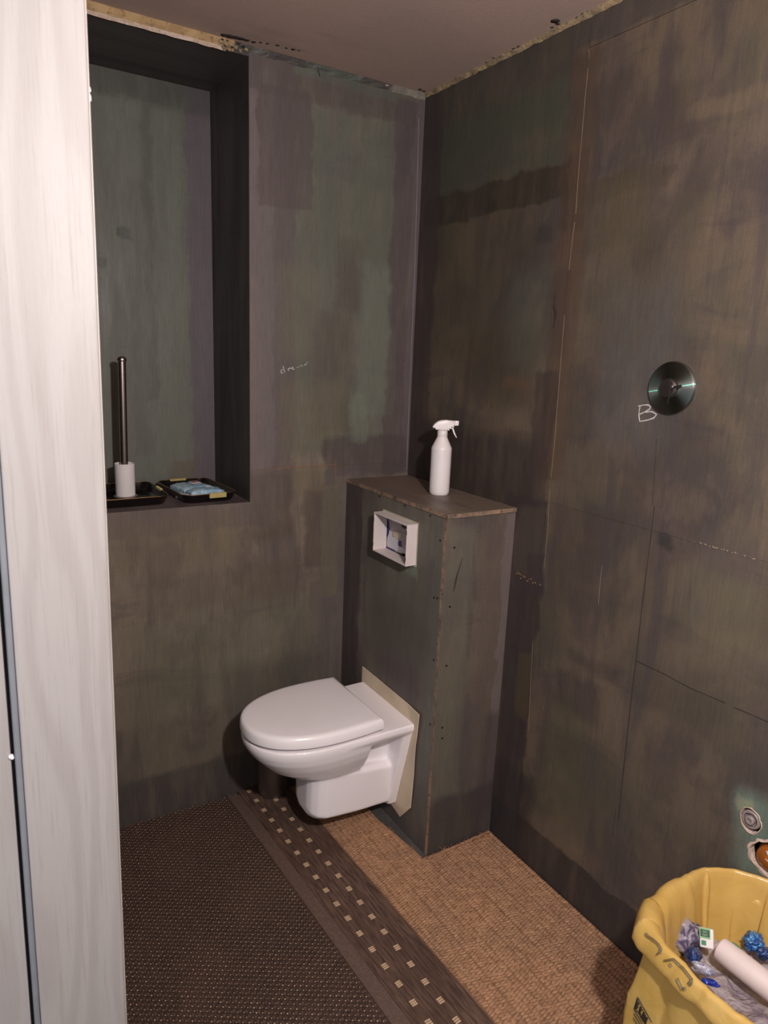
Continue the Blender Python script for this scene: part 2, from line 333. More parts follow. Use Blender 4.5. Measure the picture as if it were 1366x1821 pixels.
M_paper = plain('white_card', (222, 214, 214), 0.75, var=0.03, bump=0.0005)
M_tray = plain('black_lacquer', (22, 18, 18), 0.16, var=0.1)
M_gold = plain('gold_rim', (190, 158, 110), 0.28, 1.0)
M_brass = plain('cream_gold_handle', (200, 184, 122), 0.42, 0.15)
def steel(name, c, rough, an=0.6, rot=0.0):
    t = NT(name); P = t.obj(); n = t.noise(t.mp(P, (3, 3, 260)), 1.0, 4)
    t.set(Base_Color=t.mix(n, tuple(x * .85 for x in lin(c)), lin(c)), Metallic=1.0, Roughness=rough); t.bump(n, 0.0002, 0.4); return t.m
M_steel = steel('brushed_steel', (196, 184, 180), 0.22)
M_bin = steel('dark_steel', (172, 168, 166), 0.42)
M_screw = plain('dark_screw', (34, 30, 29), 0.5, 0.5)
M_chalk = plain('chalk', (176, 168, 166), 0.9, var=0.15, sc=200)
M_pencil = plain('pencil_line', (40, 35, 32), 0.9)
M_line_lt = plain('thin_pale_scratch', (132, 116, 100), 0.9)

# ------------------------------------------------------------------ the setting
H = 2.444; XL = -1.286; NX = -0.6285; ND = 0.36; SILL = 1.082; NTOP = 2.418
floor = tag(slab('floor', rect(-2.6, 0.1, -2.9, 0.45), [], 'z', 0.0, -0.1, M_screed), kind='structure')
ceiling = tag(slab('ceiling', rect(-1.6, 0.1, -2.9, 0.45), [], 'z', H, H + 0.1, M_ceil), kind='structure')
wb = tag(box('wall_back', -1.6, 0.1, 0.375, 0.47, 0, H, M_dark), kind='structure')
G = 0.0009
TB = 0.0125
slab('wall_board', [(XL - .02, 0), (0, 0), (0, 1.19), (NX + .0005, 1.19), (NX + .0005, SILL), (XL - .02, SILL)], [], 'y', 0.0, 0.05, M_back, wb)
slab('wall_board', rect(NX + .0005, 0, 1.19 + G * .4, 2.428), [], 'y', 0.0, 0.05, M_back, wb)
slab('niche_back_board', rect(XL - .02, NX + .03, SILL - .02, NTOP + 0.02), [], 'y', ND, ND + 0.0125, M_niche, wb)
slab('niche_side_board', [(0.0004, SILL - .01), (ND, SILL - .01), (ND, 2.4285), (0.0004, 2.4285)], [], 'x', NX - .0006, NX + .0125, M_reveal, wb)
slab('niche_top_board', rect(XL - .02, NX, 0.0008, ND), [], 'z', NTOP, NTOP + .0125, M_reveal, wb)
slab('niche_sill_board', rect(XL - .02, NX, 0.0004, ND), [], 'z', SILL + .0006, SILL - .0125, M_hor, wb)
box('joint_backing', NX, 0, 0.052, 0.07, 0, H, M_dark, wb)
# right wall: boards with open joints, two torn pipe openings in the lower right one
def ragged(cy, cz, ry, rz, seed, n=22, amp=0.14):
    return [(cy + ry * (1 + amp * mnoise.noise(Vector((math.cos(a) * 1.6, math.sin(a) * 1.6, seed)))*1.6) * math.cos(a), cz + rz * (1 + amp * mnoise.noise(Vector((math.cos(a) * 1.6, math.sin(a) * 1.6, seed + 5)))*1.6) * math.sin(a)) for a in (2 * math.pi * i / n for i in range(n))]
hole1 = ragged(-1.4515, 0.593, 0.0245, 0.0275, 1.0); hole2 = ragged(-1.502, 0.527, 0.037, 0.041, 4.0)
YS = -0.735
wr = tag(box('wall_right', 0.052, 0.15, -2.9, 0.47, 0, H, M_dark), kind='structure')
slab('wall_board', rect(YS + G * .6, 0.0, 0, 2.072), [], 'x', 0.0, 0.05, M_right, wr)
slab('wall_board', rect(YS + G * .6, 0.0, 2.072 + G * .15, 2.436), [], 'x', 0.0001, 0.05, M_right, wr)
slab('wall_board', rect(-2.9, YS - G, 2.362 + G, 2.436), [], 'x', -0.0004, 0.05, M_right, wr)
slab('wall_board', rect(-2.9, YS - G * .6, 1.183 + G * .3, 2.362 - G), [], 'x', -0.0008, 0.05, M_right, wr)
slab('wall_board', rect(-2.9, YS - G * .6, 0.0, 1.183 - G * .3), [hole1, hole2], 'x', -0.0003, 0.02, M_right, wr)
wf = tag(box('wall_front', -1.6, 0.15, -3.0, -2.9, 0, H, paint('paint_front', 'x')), kind='structure')
bm = bmesh.new()
add_box(bm, -1.47, XL, -1.054, 0.45, 0, H); add_box(bm, -1.47, XL, -2.9, -2.45, 0, H); add_box(bm, -1.47, XL, -2.45, -1.054, 2.12, H)
wl = tag(bmo('wall_left', bm, paint('paint_left', 'y')), kind='structure')

# cracked filler beads between walls and ceiling
def bead(name, axis, a0, a1, z0, z1, d0, d1, mat, seed, seg=0.012, amp=0.004, kind='structure'):
    n = int(abs(a1 - a0) / seg); rows = 5; V = []; F = []
    for i in range(n + 1):
        a = a0 + (a1 - a0) * i / n
        for j in range(rows):
            t = j / (rows - 1)
            nz = fbm(Vector((a * 22, t * 2.2, seed)), 3); ne = fbm(Vector((a * 35, 7 * (j == 0) + 3, seed)), 3)
            d = d0 + (d1 - d0) * t + amp * nz; z = z0 + (z1 - z0) * t + (0.35 * amp * ne if j < rows - 1 else 0)
            V.append((a, -d, z) if axis == 'x' else (-d, a, z))
    for i in range(n):
        for j in range(rows - 1): F.append((i * rows + j, (i + 1) * rows + j, (i + 1) * rows + j + 1, i * rows + j + 1))
    return tag(pyd(name, V, F, mat, None), kind=kind)
t1 = bead('trim_1', 'x', XL, -0.675, NTOP + 0.001, H + .004, 0.000, 0.012, M_foam, 1.0, amp=0.004)
pl_ = bead('torn_paper_edge', 'x', XL, -0.70, NTOP - 0.004, NTOP + 0.0065, 0.003, 0.004, M_plaster, 3.0, amp=0.003, kind=None); setpar(pl_, t1)
t2 = bead('trim_2', 'x', -0.675, -0.002, 2.426, H + .004, 0.0005, 0.011, paint('bead_paint', 'x', [(-0.14, -0.0, 2.40, 2.5, (140, 134, 122), 0.8, 0.01), (-0.45, -0.25, 2.40, 2.5, (80, 86, 78), .8, .02)], a=(64, 60, 57), b=(82, 78, 72), bmp=0.003), 5.0, amp=0.005)
t3 = bead('trim_3', 'y', -2.2, -0.002, 2.432, H + .004, 0.001, 0.012, M_fill, 9.0, amp=0.005)
# open crack and dark smears at the ceiling
def blobs(name, pts, rad, mat, parent, sub=1, flat=(1, 1, 1), seed=0):
    bm = bmesh.new()
    for k, (p, r) in enumerate(zip(pts, rad)):
        res = bmesh.ops.create_icosphere(bm, subdivisions=sub, radius=1.0)
        for q in res['verts']:
            c = q.co.copy(); s = r * (1 + 0.45 * mnoise.noise(c * 1.3 + Vector((k * 3.1, seed, 0))))
            q.co = Vector((p[0] + c.x * s * flat[0], p[1] + c.y * s * flat[1], p[2] + c.z * s * flat[2]))
    return bmo(name, bm, mat, parent, True)
pts = [onp(x, y, 2, H) for x, y in ((398, 64), (408, 66), (418, 68), (428, 70), (438, 73), (450, 76), (462, 77), (474, 79), (492, 82), (508, 87), (520, 89), (530, 91), (745, 160), (752, 163), (740, 167))]
blobs('filler_smear', [p + Vector((0, -0.006, 0)) for p in pts], [0.013, 0.015, 0.014, 0.012, 0.01, 0.008, 0.006, 0.006, 0.007, 0.006, 0.008, 0.006, 0.009, 0.008, 0.01], M_darkfill, ceiling, flat=(1, 1, 0.12), seed=2)
pts = [onp(x, y, 2, H) for x, y in ((991, 38), (995, 44), (985, 50), (918, 88), (926, 84), (1040, 26), (1050, 22), (1030, 32), (868, 112), (880, 104))]
blobs('filler_smear', [p + Vector((-0.006, 0, 0)) for p in pts], [0.014, 0.008, 0.006, 0.009, 0.008, 0.007, 0.007, 0.006, 0.005, 0.005], M_darkfill, ceiling, flat=(1, 1, 0.12), seed=5)
pts = [onp(x, y, 1, -.004) for x, y in ((392, 74), (402, 78), (412, 80), (398, 84), (408, 88), (420, 84), (428, 90), (438, 88))]
blobs('filler_lump', pts, [.010, .012, .010, .008, .008, .009, .008, .008], M_fill, t1, seed=8, flat=(1, .6, .8))
pts = [onp(x, y, 1, -.008) for x, y in ((395, 70), (404, 72), (413, 84), (424, 78), (400, 81), (433, 83))]
blobs('filler_smear', pts, [.006, .005, .005, .007, .004, .006], M_darkfill, t1, seed=9, flat=(1, .6, .6))
tube('crack', [onp(x, y, 1, -0.001) for x, y in ((472, 92), (500, 99), (530, 107), (568, 116), (600, 126), (640, 137), (668, 145))], [0.0012, 0.0015, 0.002, 0.0025, 0.002, 0.0015, 0.001], M_dark, t2, 5)
tube('crack', [onp(x, y, 1, -0.001) for x, y in ((567, 113), (566, 124), (569, 136))], 0.0013, M_dark, t2, 5)
tube('filler_bead', [onp(x, y, 1, -0.002) for x, y in ((662, 146), (690, 152), (720, 160), (744, 166))], [0.002, 0.003, 0.003, 0.002], M_plaster, t2, 6)
tube('filler_bead', [onp(x, y, 1, -0.002) for x, y in ((470, 84), (490, 91), (520, 99), (545, 107))], [0.001, 0.002, 0.0015, 0.001], M_plaster, t2, 6)

# marks on the walls: chalk writing, pencil lines, scratches, chipped joint
def strokes(name, plane, lines, r, mat, parent, off=0.0006, mesh_off=None):
    bm = bmesh.new(); up = {0: (1, 0, 0), 1: (0, 1, 0)}[plane]
    for ln in lines:
        pts = []
        for (a, b), (c, d) in zip(ln, ln[1:]):
            for k in range(3):
                pts.append((a + (c - a) * k / 3, b + (d - b) * k / 3))
        pts.append(ln[-1])
        W3 = [onp(x, y, plane, -off) for x, y in pts]
        add_tube(bm, W3, [r * (0.75 + 0.5 * random.random()) for _ in W3], 6, 0.35, up)
    return bmo(name, bm, mat, parent)
def sc(lines, s, ox, oy): return [[(ox + x / s, oy + y / s) for x, y in l] for l in lines]
strokes('chalk_letter', 0, sc([[(266, 468), (258, 500), (256, 545), (262, 588)], [(252, 466), (290, 457), (330, 456), (352, 470), (340, 492), (305, 512), (252, 536)], [(305, 515), (360, 510), (400, 532), (378, 560), (330, 578), (262, 590)]], 4.5525, 1080, 620), 0.0016, M_chalk, wr, 0.0016)
strokes('chalk_word', 1, sc([[(268, 408), (235, 432), (224, 470), (236, 508), (262, 512), (284, 488)], [(292, 312), (284, 360), (305, 400), (312, 450), (332, 482)], [(404, 392), (425, 408), (432, 452)], [(424, 400), (450, 374), (500, 382)], [(520, 378), (552, 366), (540, 344), (518, 362), (528, 396), (588, 406)]], 15.178, 485, 630), 0.0016, M_chalk, wb, 0.0012)
strokes('chalk_word', 1, sc([[(640, 352), (655, 360), (690, 352), (700, 320)], [(740, 345), (760, 300), (800, 290), (812, 335)], [(870, 300), (862, 275), (900, 250), (960, 212)], [(870, 300), (905, 288), (915, 262)]], 15.178, 485, 630), 0.0009, M_chalk, wb, 0.0012)
strokes('pencil_line', 0, [[(1164, 900), (1157, 960), (1149, 1020), (1141, 1090), (1131, 1175), (1122, 1250), (1112, 1340), (1100, 1457)], [(1131, 1175), (1180, 1198), (1230, 1225), (1290, 1250)], [(1305, 1258), (1330, 1268), (1366, 1284)]], 0.0011, M_pencil, wr, 0.0009)
strokes('pencil_line', 0, [[(1168, 780), (1164, 840), (1160, 900)], [(1095, 1440), (1089, 1490)]], 0.0007, M_pencil, wr, 0.0009)
strokes('scratch', 0, [[(1022, 395), (1016, 440), (1012, 480)], [(1047, 88), (1048, 104)], [(1036, 225), (1035, 232)], [(978, 870), (974, 940), (968, 1010)], [(1004, 560), (999, 620), (993, 700), (986, 790), (980, 850)], [(1046, 120), (1040, 180), (1034, 250), (1028, 320), (1024, 380)], [(1071, 1005), (1067, 1040), (1064, 1075)], [(948, 1140), (944, 1210), (940, 1300)]], 0.0008, M_line_lt, wr, 0.001)
strokes('scratch', 1, [[(745, 210), (742, 330), (738, 470), (731, 640), (726, 760), (723, 835)]], 0.0016, plain('pale_corner_line', (122, 108, 112), 0.8), wb, 0.001)
strokes('scratch', 1, [[(475, 836), (520, 831), (560, 829), (600, 826)], [(597, 818), (597, 850)]], 0.0009, plain('orange_joint', (140, 98, 66), 0.9), wb, 0.0008)
strokes('smear', 0, [[(988, 525), (986, 545), (989, 560), (986, 582)]], 0.004, M_darkfill, wr, 0.001)
cp = [onp(1218 + 4.3 * k + random.uniform(-2, 2), 958.5 + 1.22 * k + random.uniform(-1.2, 1.2), 0, -0.001) for k in range(30)]
tag(blobs('plaster_chips', cp, [random.uniform(0.001, 0.003) for _ in cp], M_line_lt, wr, flat=(0.4, 1, 0.7)), kind='stuff')
cp = [onp(918 + 2.2 * k + random.uniform(-1, 1), 1022 + 0.9 * k + random.uniform(-4, 4), 0, -0.001) for k in range(20)]
tag(blobs('plaster_chips', cp, [random.uniform(0.0015, 0.004) for _ in cp], plain('old_filler', (126, 100, 70), .9), wr, flat=(0.3, 1, 0.8)), kind='stuff')

# torn rims of the pipe openings, and the pipes themselves
def torn(name, hole, wd, seed):
    n = len(hole) * 3; V = []; F = []; cy = sum(p[0] for p in hole) / len(hole); cz = sum(p[1] for p in hole) / len(hole)
    for i in range(n):
        f = i / 3; k = int(f) % len(hole); g = f - int(f); a = hole[k]; b = hole[(k + 1) % len(hole)]
        y = a[0] + (b[0] - a[0]) * g; z = a[1] + (b[1] - a[1]) * g; ang = 2 * math.pi * i / n
        wn = wd * (0.5 + 0.9 * max(0, 0.5 + fbm(Vector((math.cos(ang) * 2, math.sin(ang) * 2, seed)), 3)))
        dy, dz = y - cy, z - cz; r = math.hypot(dy, dz)
        V += [(0.016, y - dy * .02, z - dz * .02), (-0.0022, y, z), (-0.0006, y + dy / r * wn, z + dz / r * wn)]
    for i in range(n):
        j = (i + 1) % n
        for q in (0, 1): F.append((i * 3 + q, j * 3 + q, j * 3 + q + 1, i * 3 + q + 1))
    return pyd(name, V, F, M_plaster, wr)
torn('torn_plaster_edge', hole1, 0.0016, 2.0); torn('torn_plaster_edge', hole2, 0.006, 6.0)
RX = Matrix.Rotation(-math.pi / 2, 4, 'Y')   # lathe axis +z -> -x (out of the right wall)
pp = thing('pipe_plug', (0.03, -1.4515, 0.593), 'grey threaded pipe plug in the upper torn opening low on right wall', 'pipe')
M_plug = plain('grey_plastic', (136, 124, 122), 0.45)
lathe('pipe_sleeve', [(0.0, 0.0), (0.0215, 0.0), (0.0215, 0.028), (0.019, 0.031), (0.016, 0.031), (0.0155, 0.022), (0.0, 0.022)], (0.03, -1.451, 0.594), M_plug, pp, 28, RX, False, False)
lathe('plug_cap', [(0.0105, 0.02), (0.0105, 0.034), (0.009, 0.036), (0.005, 0.036), (0.0045, 0.031), (0.0, 0.031)], (0.03, -1.451, 0.594), M_plug, pp, 20, RX, False, False)
pf = thing('pipe_elbow', (0.04, -1.502, 0.527), 'glossy brown pipe fitting in the lower torn opening on right wall', 'pipe')
lathe('fitting_body', [(0.0, 0.0), (0.031, 0.0), (0.032, 0.024), (0.027, 0.038), (0.018, 0.044), (0.0, 0.046)], (0.04, -1.502, 0.526), plain('brown_gloss', (150, 86, 34), 0.18, 0.1), pf, 30, RX, False, False)
V = [(-0.0045, -1.512, 0.535), (-0.0052, -1.503, 0.545), (-0.004, -1.496, 0.540), (-0.005, -1.502, 0.527), (-0.003, -1.493, 0.512), (-0.0045, -1.508, 0.515)]
blobs('painted_glint', [V[0], V[1], V[3], V[4]], [0.008, 0.007, 0.005, 0.006], M_plaster, pf, flat=(0.2, 1, 1))  # pale blobs standing in for white reflections on the glossy fitting

# ------------------------------------------------------------------ boxed-in cistern
BX, BY, BH = -0.2626, -0.61, 1.14
bxo = thing('cistern_boxing', (-0.13, -0.305, 0), 'waist-high boxing of painted boards in the room corner behind the toilet', 'boxing')
slab('side_panel', rect(BY + .0135, -0.0006, 0.0, BH - .0135), [rect(-0.459, -0.266, 0.949, 1.074)], 'x', BX, BX + .0125, [M_boxleft, M_edge], bxo, True)
slab('front_panel', [(BX, 0), (-0.0012, 0), (-0.0012, BH - .0135), (BX, BH - .0135)], [], 'y', BY, BY + .0125, [M_boxfront, M_edge], bxo, True)
slab('top_panel', [(BX - .003, -0.0006), (BX - .002, -0.2), (BX - .003, BY - .003), (-0.1, BY - .004), (-0.0012, BY - .003), (-0.0012, -.0006)], [], 'z', BH, BH - .0125, [M_boxtop, M_edge], bxo, True)
bm = bmesh.new()   # dark lining of the service opening
add_box(bm, BX + .07, BX + .075, -0.48, -0.25, 0.93, 1.09)
bmo('opening_lining', bm, M_dark, bxo)
for x, y, pl2 in ((675, 883, 0), (720, 899, 0), (765, 917, 0), (783, 961, 0), (772, 1063, 0), (778, 1064, 0), (771.5, 1174, 0), (765, 1288, 0), (808, 974, 1), (800, 1079, 1), (794, 1184, 1), (786.6, 1294, 1), (786.6, 1313, 1)):
    p = onp(x, y, pl2, BX if pl2 == 0 else BY)
    if pl2 == 0 and p.y < BY + .018: p.y = BY + .018
    MM = RX if pl2 == 0 else Matrix.Rotation(math.pi / 2, 4, 'X')
    lathe('screw', [(0.0036, -0.001), (0.0036, 0.0006), (0.0022, 0.0010), (0.0008, 0.0003)], p, M_screw, bxo, 10, MM, True, True)
cut = [onp(a, b, 1, BY - .0006) for a, b in ((822, 992), (818, 1008), (813, 1022), (810, 1036), (807, 1052))]
tube('scratch', cut, [0.0008, 0.002, 0.0025, 0.0035, 0.001], M_darkfill, bxo, 6, 0.4, (0, 1, 0))

# white protective frame in the service opening
ff = thing('flush_opening_frame', (BX, -0.3625, 1.01), 'white open plastic frame set in the boxing above the toilet', 'frame')
FY0, FY1, FZ0, FZ1, FX0, FX1 = -0.4625, -0.2625, 0.9455, 1.0775, -0.3015, BX + .012
bm = bmesh.new(); th = 0.0045
for (a0, a1, b0, b1) in ((FY0, FY0 + th, FZ0, FZ1), (FY1 - th, FY1, FZ0, FZ1), (FY0 + th, FY1 - th, FZ0, FZ0 + th), (FY0 + th, FY1 - th, FZ1 - th, FZ1)):
    add_box(bm, FX0, FX1, a0, a1, b0, b1, 0.0014, 2)
for k in range(7):   # moulded ribs on the inner left cheek and the outer right cheek
    x = FX0 + .006 + .0055 * k
    if x < FX1 - .004:
        add_box(bm, x, x + .002, FY1 - th - .0008, FY1 - th, FZ0 + .01, FZ1 - .01); 
        if x < BX - .004: add_box(bm, x, x + .002, FY0 - .0008, FY0, FZ0 + .01, FZ1 - .01)
bmo('frame_body', bm, M_frame, ff)
for (y, z) in ((FY1 - .002, 1.052), (FY1 - .002, 0.968), (FY0 + .002, 1.052), (FY0 + .002, 0.968)):
    box('slot', FX0 - .0006, FX0 + .001, y - .0014, y + .0014, z - .006, z + .006, M_dark, ff)
fb_ = [q for q in ff.children if q.name.startswith('frame_body')][0]
for c_ in [q for q in ff.children if q.name.startswith('slot')]: setpar(c_, fb_)
slab('sealing_flange', rect(-0.4655, -0.2585, 0.9405, 1.0825), [rect(-0.4620, -0.263, 0.946, 1.077)], 'x', BX - .0014, BX + .0005, plain('pale_flange', (176, 172, 150), 0.8), ff)
lf = thing('instruction_leaflet', (BX + .013, -0.35, 0.953), 'folded leaflet in clear bag with dark blue edge inside the white frame', 'leaflet')
def leaf(px): return [onp(x, y, 0, BX + 0.0145) for x, y in px]
def flat_poly(name, px, mat, parent, d, plane=0, val=BX + 0.0145):
    o = [onp(x, y, plane, val) for x, y in px]
    return slab(name, [(p[1], p[2]) for p in o], [], 'x', val - d, val - d + .0006, mat, parent)
def lp(pts): return [(640 + x / 10.508, 880 + y / 10.508) for x, y in pts]
flat_poly('leaflet_sheet', lp([(470, 400), (1010, 560), (1000, 1190), (470, 985)]), plain('grey_print', (168, 158, 158), 0.4, var=0.14, sc=70), lf, 0.0)
M_blue = plain('navy_print', (28, 30, 104), 0.4, var=0.2, sc=60); M_wht = plain('white_print', (196, 192, 198), 0.4, var=0.05)
flat_poly('blue_band', lp([(490, 408), (522, 418), (535, 480), (552, 560), (562, 640), (545, 720), (512, 790), (498, 880), (500, 965), (650, 1035), (650, 1050), (470, 972)]), M_blue, lf, 0.0010)
flat_poly('white_panel', lp([(556, 660), (600, 690), (600, 770), (720, 830), (720, 930), (790, 980), (860, 1010), (860, 1110), (660, 1030), (506, 960), (504, 900), (520, 800), (548, 725)]), M_wht, lf, 0.0010)
flat_poly('cream_label', lp([(650, 660), (790, 715), (770, 800), (690, 830), (630, 750)]), plain('cream_print', (196, 178, 156), 0.5, var=0.1, sc=90), lf, 0.0014)
flat_poly('dark_spot', lp([(775, 545), (890, 575), (890, 620), (840, 635), (790, 600)]), plain('near_black_print', (30, 22, 38), 0.35), lf, 0.0016)
flat_poly('navy_figure', lp([(735, 860), (775, 855), (780, 950), (795, 975), (730, 955), (720, 910)]), M_blue, lf, 0.0018)
flat_poly('black_figure', lp([(800, 1085), (860, 1105), (858, 1135), (800, 1112)]), M_dark, lf, 0.0018)

# ------------------------------------------------------------------ wall-hung toilet
TC = -0.339
tl = thing('wall_hung_toilet', (BX, TC, 0.25), 'white wall-hung toilet with closed lid on the corner boxing', 'toilet')
def dshape(xr, xf, hw, hr, n=18, p=2.25, xm=None):
    """D outline, rear edge at xr (half width hr), widest hw, tip xf"""
    xm = xr + (xf - xr) * 0.33 if xm is None else xm
    up = [(xr, hr), (xr + (xm - xr) * .5, hr + (hw - hr) * .75)]
    for i in range(n + 1):
        a = math.pi / 2 * i / n; s = math.sin(a) ** (2 / p); c = max(0.0, math.cos(a)) ** (2 / p)
        up.append((xm + (xf - xm) * s, hw * c))
    pts = up + [(x, -h) for x, h in reversed(up[:-1])]
    return pts
def loft(bm, rings, cap0=True, cap1=True):
    R = [[bm.verts.new(p) for p in r] for r in rings]; n = len(R[0])
    for a, b in zip(R, R[1:]):
        for i in range(n): bm.faces.new((a[i], a[(i + 1) % n], b[(i + 1) % n], b[i]))
    if cap0: bm.faces.new(R[0][::-1])
    if cap1: bm.faces.new(R[-1])
def remesh(name, bm, vox, mat, parent, smooth_it=6):
    bmesh.ops.recalc_face_normals(bm, faces=bm.faces)
    me = bpy.data.meshes.new(name); bm.to_mesh(me); bm.free()
    o = bpy.data.objects.new(name, me); COL.objects.link(o)
    m = o.modifiers.new('r', 'REMESH'); m.mode = 'VOXEL'; m.voxel_size = vox
    s = o.modifiers.new('s', 'SMOOTH'); s.factor = 0.5; s.iterations = smooth_it
    dg = bpy.context.evaluated_depsgraph_get(); dg.update()
    nm = bpy.data.meshes.new_from_object(o.evaluated_get(dg)); bpy.data.objects.remove(o)
    nm.polygons.foreach_set('use_smooth', [True] * len(nm.polygons))
    return link(name, nm, mat, parent)
bm = bmesh.new()
# bowl: stacked D rings, closing downwards
rings = []
for z, f, xr, xf in ((0.4245, 1.0, -0.42, -0.777), (0.410, 1.0, -0.42, -0.778), (0.395, 0.985, -0.42, -0.774), (0.370, 0.945, -0.42, -0.760), (0.340, 0.87, -0.42, -0.733), (0.310, 0.775, -0.42, -0.704), (0.282, 0.66, -0.42, -0.66), (0.262, 0.55, -0.42, -0.62), (0.250, 0.45, -0.42, -0.58)):
    rings.append([(x, TC + y, z) for x, y in dshape(xr, xf, 0.1715 * f, 0.166 * f, 20)])
loft(bm, rings)
# deck running back to the wall
rings = []
for x, hw, z0 in ((BX - .001, 0.171, 0.384), (-0.34, 0.170, 0.386), (-0.42, 0.171, 0.384), (-0.50, 0.172, 0.372)):
    rings.append([(x, TC - hw, 0.4245), (x, TC + hw, 0.4245), (x, TC + hw, 0.404), (x, TC + hw - .012, z0), (x, TC - hw + .012, z0), (x, TC - hw, 0.404)])
loft(bm, rings)
# wall flange: wide at the top, narrowing downwards
rings = []
for x in (BX - .0005, BX - .034):
    k = 1.0 if x > -0.28 else 0.97
    rings.append([(x, TC - 0.171 * k, 0.42), (x, TC + 0.171 * k, 0.42), (x, TC + 0.125 * k, 0.245), (x, TC + 0.082 * k, 0.082), (x, TC - 0.082 * k, 0.082), (x, TC - 0.125 * k, 0.245)])
loft(bm, rings)
# trap housing under the bowl with a ledge at its top
rings = []
for x, hw, zb, zt in ((BX - .001, 0.090, 0.082, 0.243), (-0.30, 0.092, 0.083, 0.250), (-0.42, 0.098, 0.092, 0.268), (-0.50, 0.099, 0.100, 0.280), (-0.537, 0.097, 0.103, 0.284), (-0.562, 0.084, 0.106, 0.286), (-0.578, 0.064, 0.112, 0.286), (-0.585, 0.042, 0.126, 0.286)):
    rings.append([(x, TC - hw, zt - .012), (x, TC - hw + .014, zt), (x, TC + hw - .014, zt), (x, TC + hw, zt - .012), (x, TC + hw - .006, zb + .02), (x, TC + hw - .03, zb), (x, TC - hw + .03, zb), (x, TC - hw + .006, zb + .02)])
loft(bm, rings)
# core between ledge and deck
rings = []
for x in (BX - .001, -0.46): rings.append([(x, TC - .058, 0.24), (x, TC + .058, 0.24), (x, TC + .07, 0.40), (x, TC - .07, 0.40)])
loft(bm, rings)
remesh('bowl', bm, 0.0042, M_cer, tl, 7)
def dslab(name, xr, xf, hw, hr, prof, mat, parent):
    bm = bmesh.new(); base = dshape(xr, xf, hw, hr, 26)
    cx = (xr + xf) / 2; rings = []
    for ins, z in prof:
        rings.append([(cx + (x - cx) * (1 - ins / abs(xf - xr) * 2), TC + y * (1 - ins / hw), z) for x, y in base])
    loft(bm, rings); o = bmo(name, bm, mat, parent, True); sharp(o, 40); return o
dslab('seat', -0.400, -0.752, 0.153, 0.146, [(0.004, 0.4240), (0.001, 0.4260), (0.001, 0.4345), (0.004, 0.4365)], M_lid, tl)
dslab('lid', -0.383, -0.782, 0.1765, 0.168, [(0.012, 0.4378), (0.004, 0.4370), (0.0005, 0.4388), (0.0, 0.445), (0.001, 0.462), (0.004, 0.4695), (0.010, 0.4735), (0.02, 0.4745), (0.08, 0.4752)], M_lid, tl)
for s in (-1, 1):
    lathe('hinge', [(0.011, 0.0), (0.011, 0.010), (0.009, 0.012), (0.0, 0.012)], (-0.375, TC + s * 0.08, 0.4245), M_wplast, tl, 18, None, True, False)
for c_ in [q for q in tl.children if q.name.startswith('hinge')]: setpar(c_, [q for q in tl.children if q.name.startswith('lid')][0])
# cream foam sheet between toilet and boxing, its near edge curling off the board
sh = [(-0.1636, 0.4793), (-0.26, 0.478), (-0.36, 0.476), (-0.46, 0.4735), (-0.5345, 0.4718), (-0.5330, 0.44), (-0.5290, 0.40), (-0.5215, 0.35), (-0.5185, 0.30), (-0.5190, 0.25), (-0.5165, 0.19), (-0.5135, 0.1216), (-0.4509, 0.0471), (-0.40, 0.058), (-0.27, 0.058), (-0.225, 0.05), (-0.165, 0.12), (-0.162, 0.30)]
so = slab('insulation_sheet', sh, [], 'x', BX - .0042, BX - .0008, M_sheet)
for q in so.data.vertices:
    if q.co.y < -0.50: q.co.x -= 0.003 + 0.05 * (-0.50 - q.co.y) * (0.6 + math.sin(q.co.z * 18))
tag(so, 'cream foam sheet sandwiched between the toilet and the boxing', 'sheet')
# steel bin under the bowl
bn = thing('waste_bin', (-0.572, -0.0700, 0.0105), 'small dark steel round bin on floor behind the toilet', 'bin')
lathe('bin_body', [(0.0, 0.0), (0.040, 0.0), (0.046, 0.003), (0.0495, 0.010), (0.052, 0.03), (0.0555, 0.11), (0.057, 0.165), (0.0575, 0.17), (0.0555, 0.17), (0.053, 0.1), (0.048, 0.012), (0.0, 0.010)], (-0.572, -0.0690, 0.0105), M_bin, bn, 40, None, False, False)
lathe('rim', [(0.0565, 0.166), (0.0595, 0.168), (0.0595, 0.174), (0.0565, 0.175), (0.0555, 0.170)], (-0.572, -0.0690, 0.0105), M_bin, bn, 40, None, False, False)

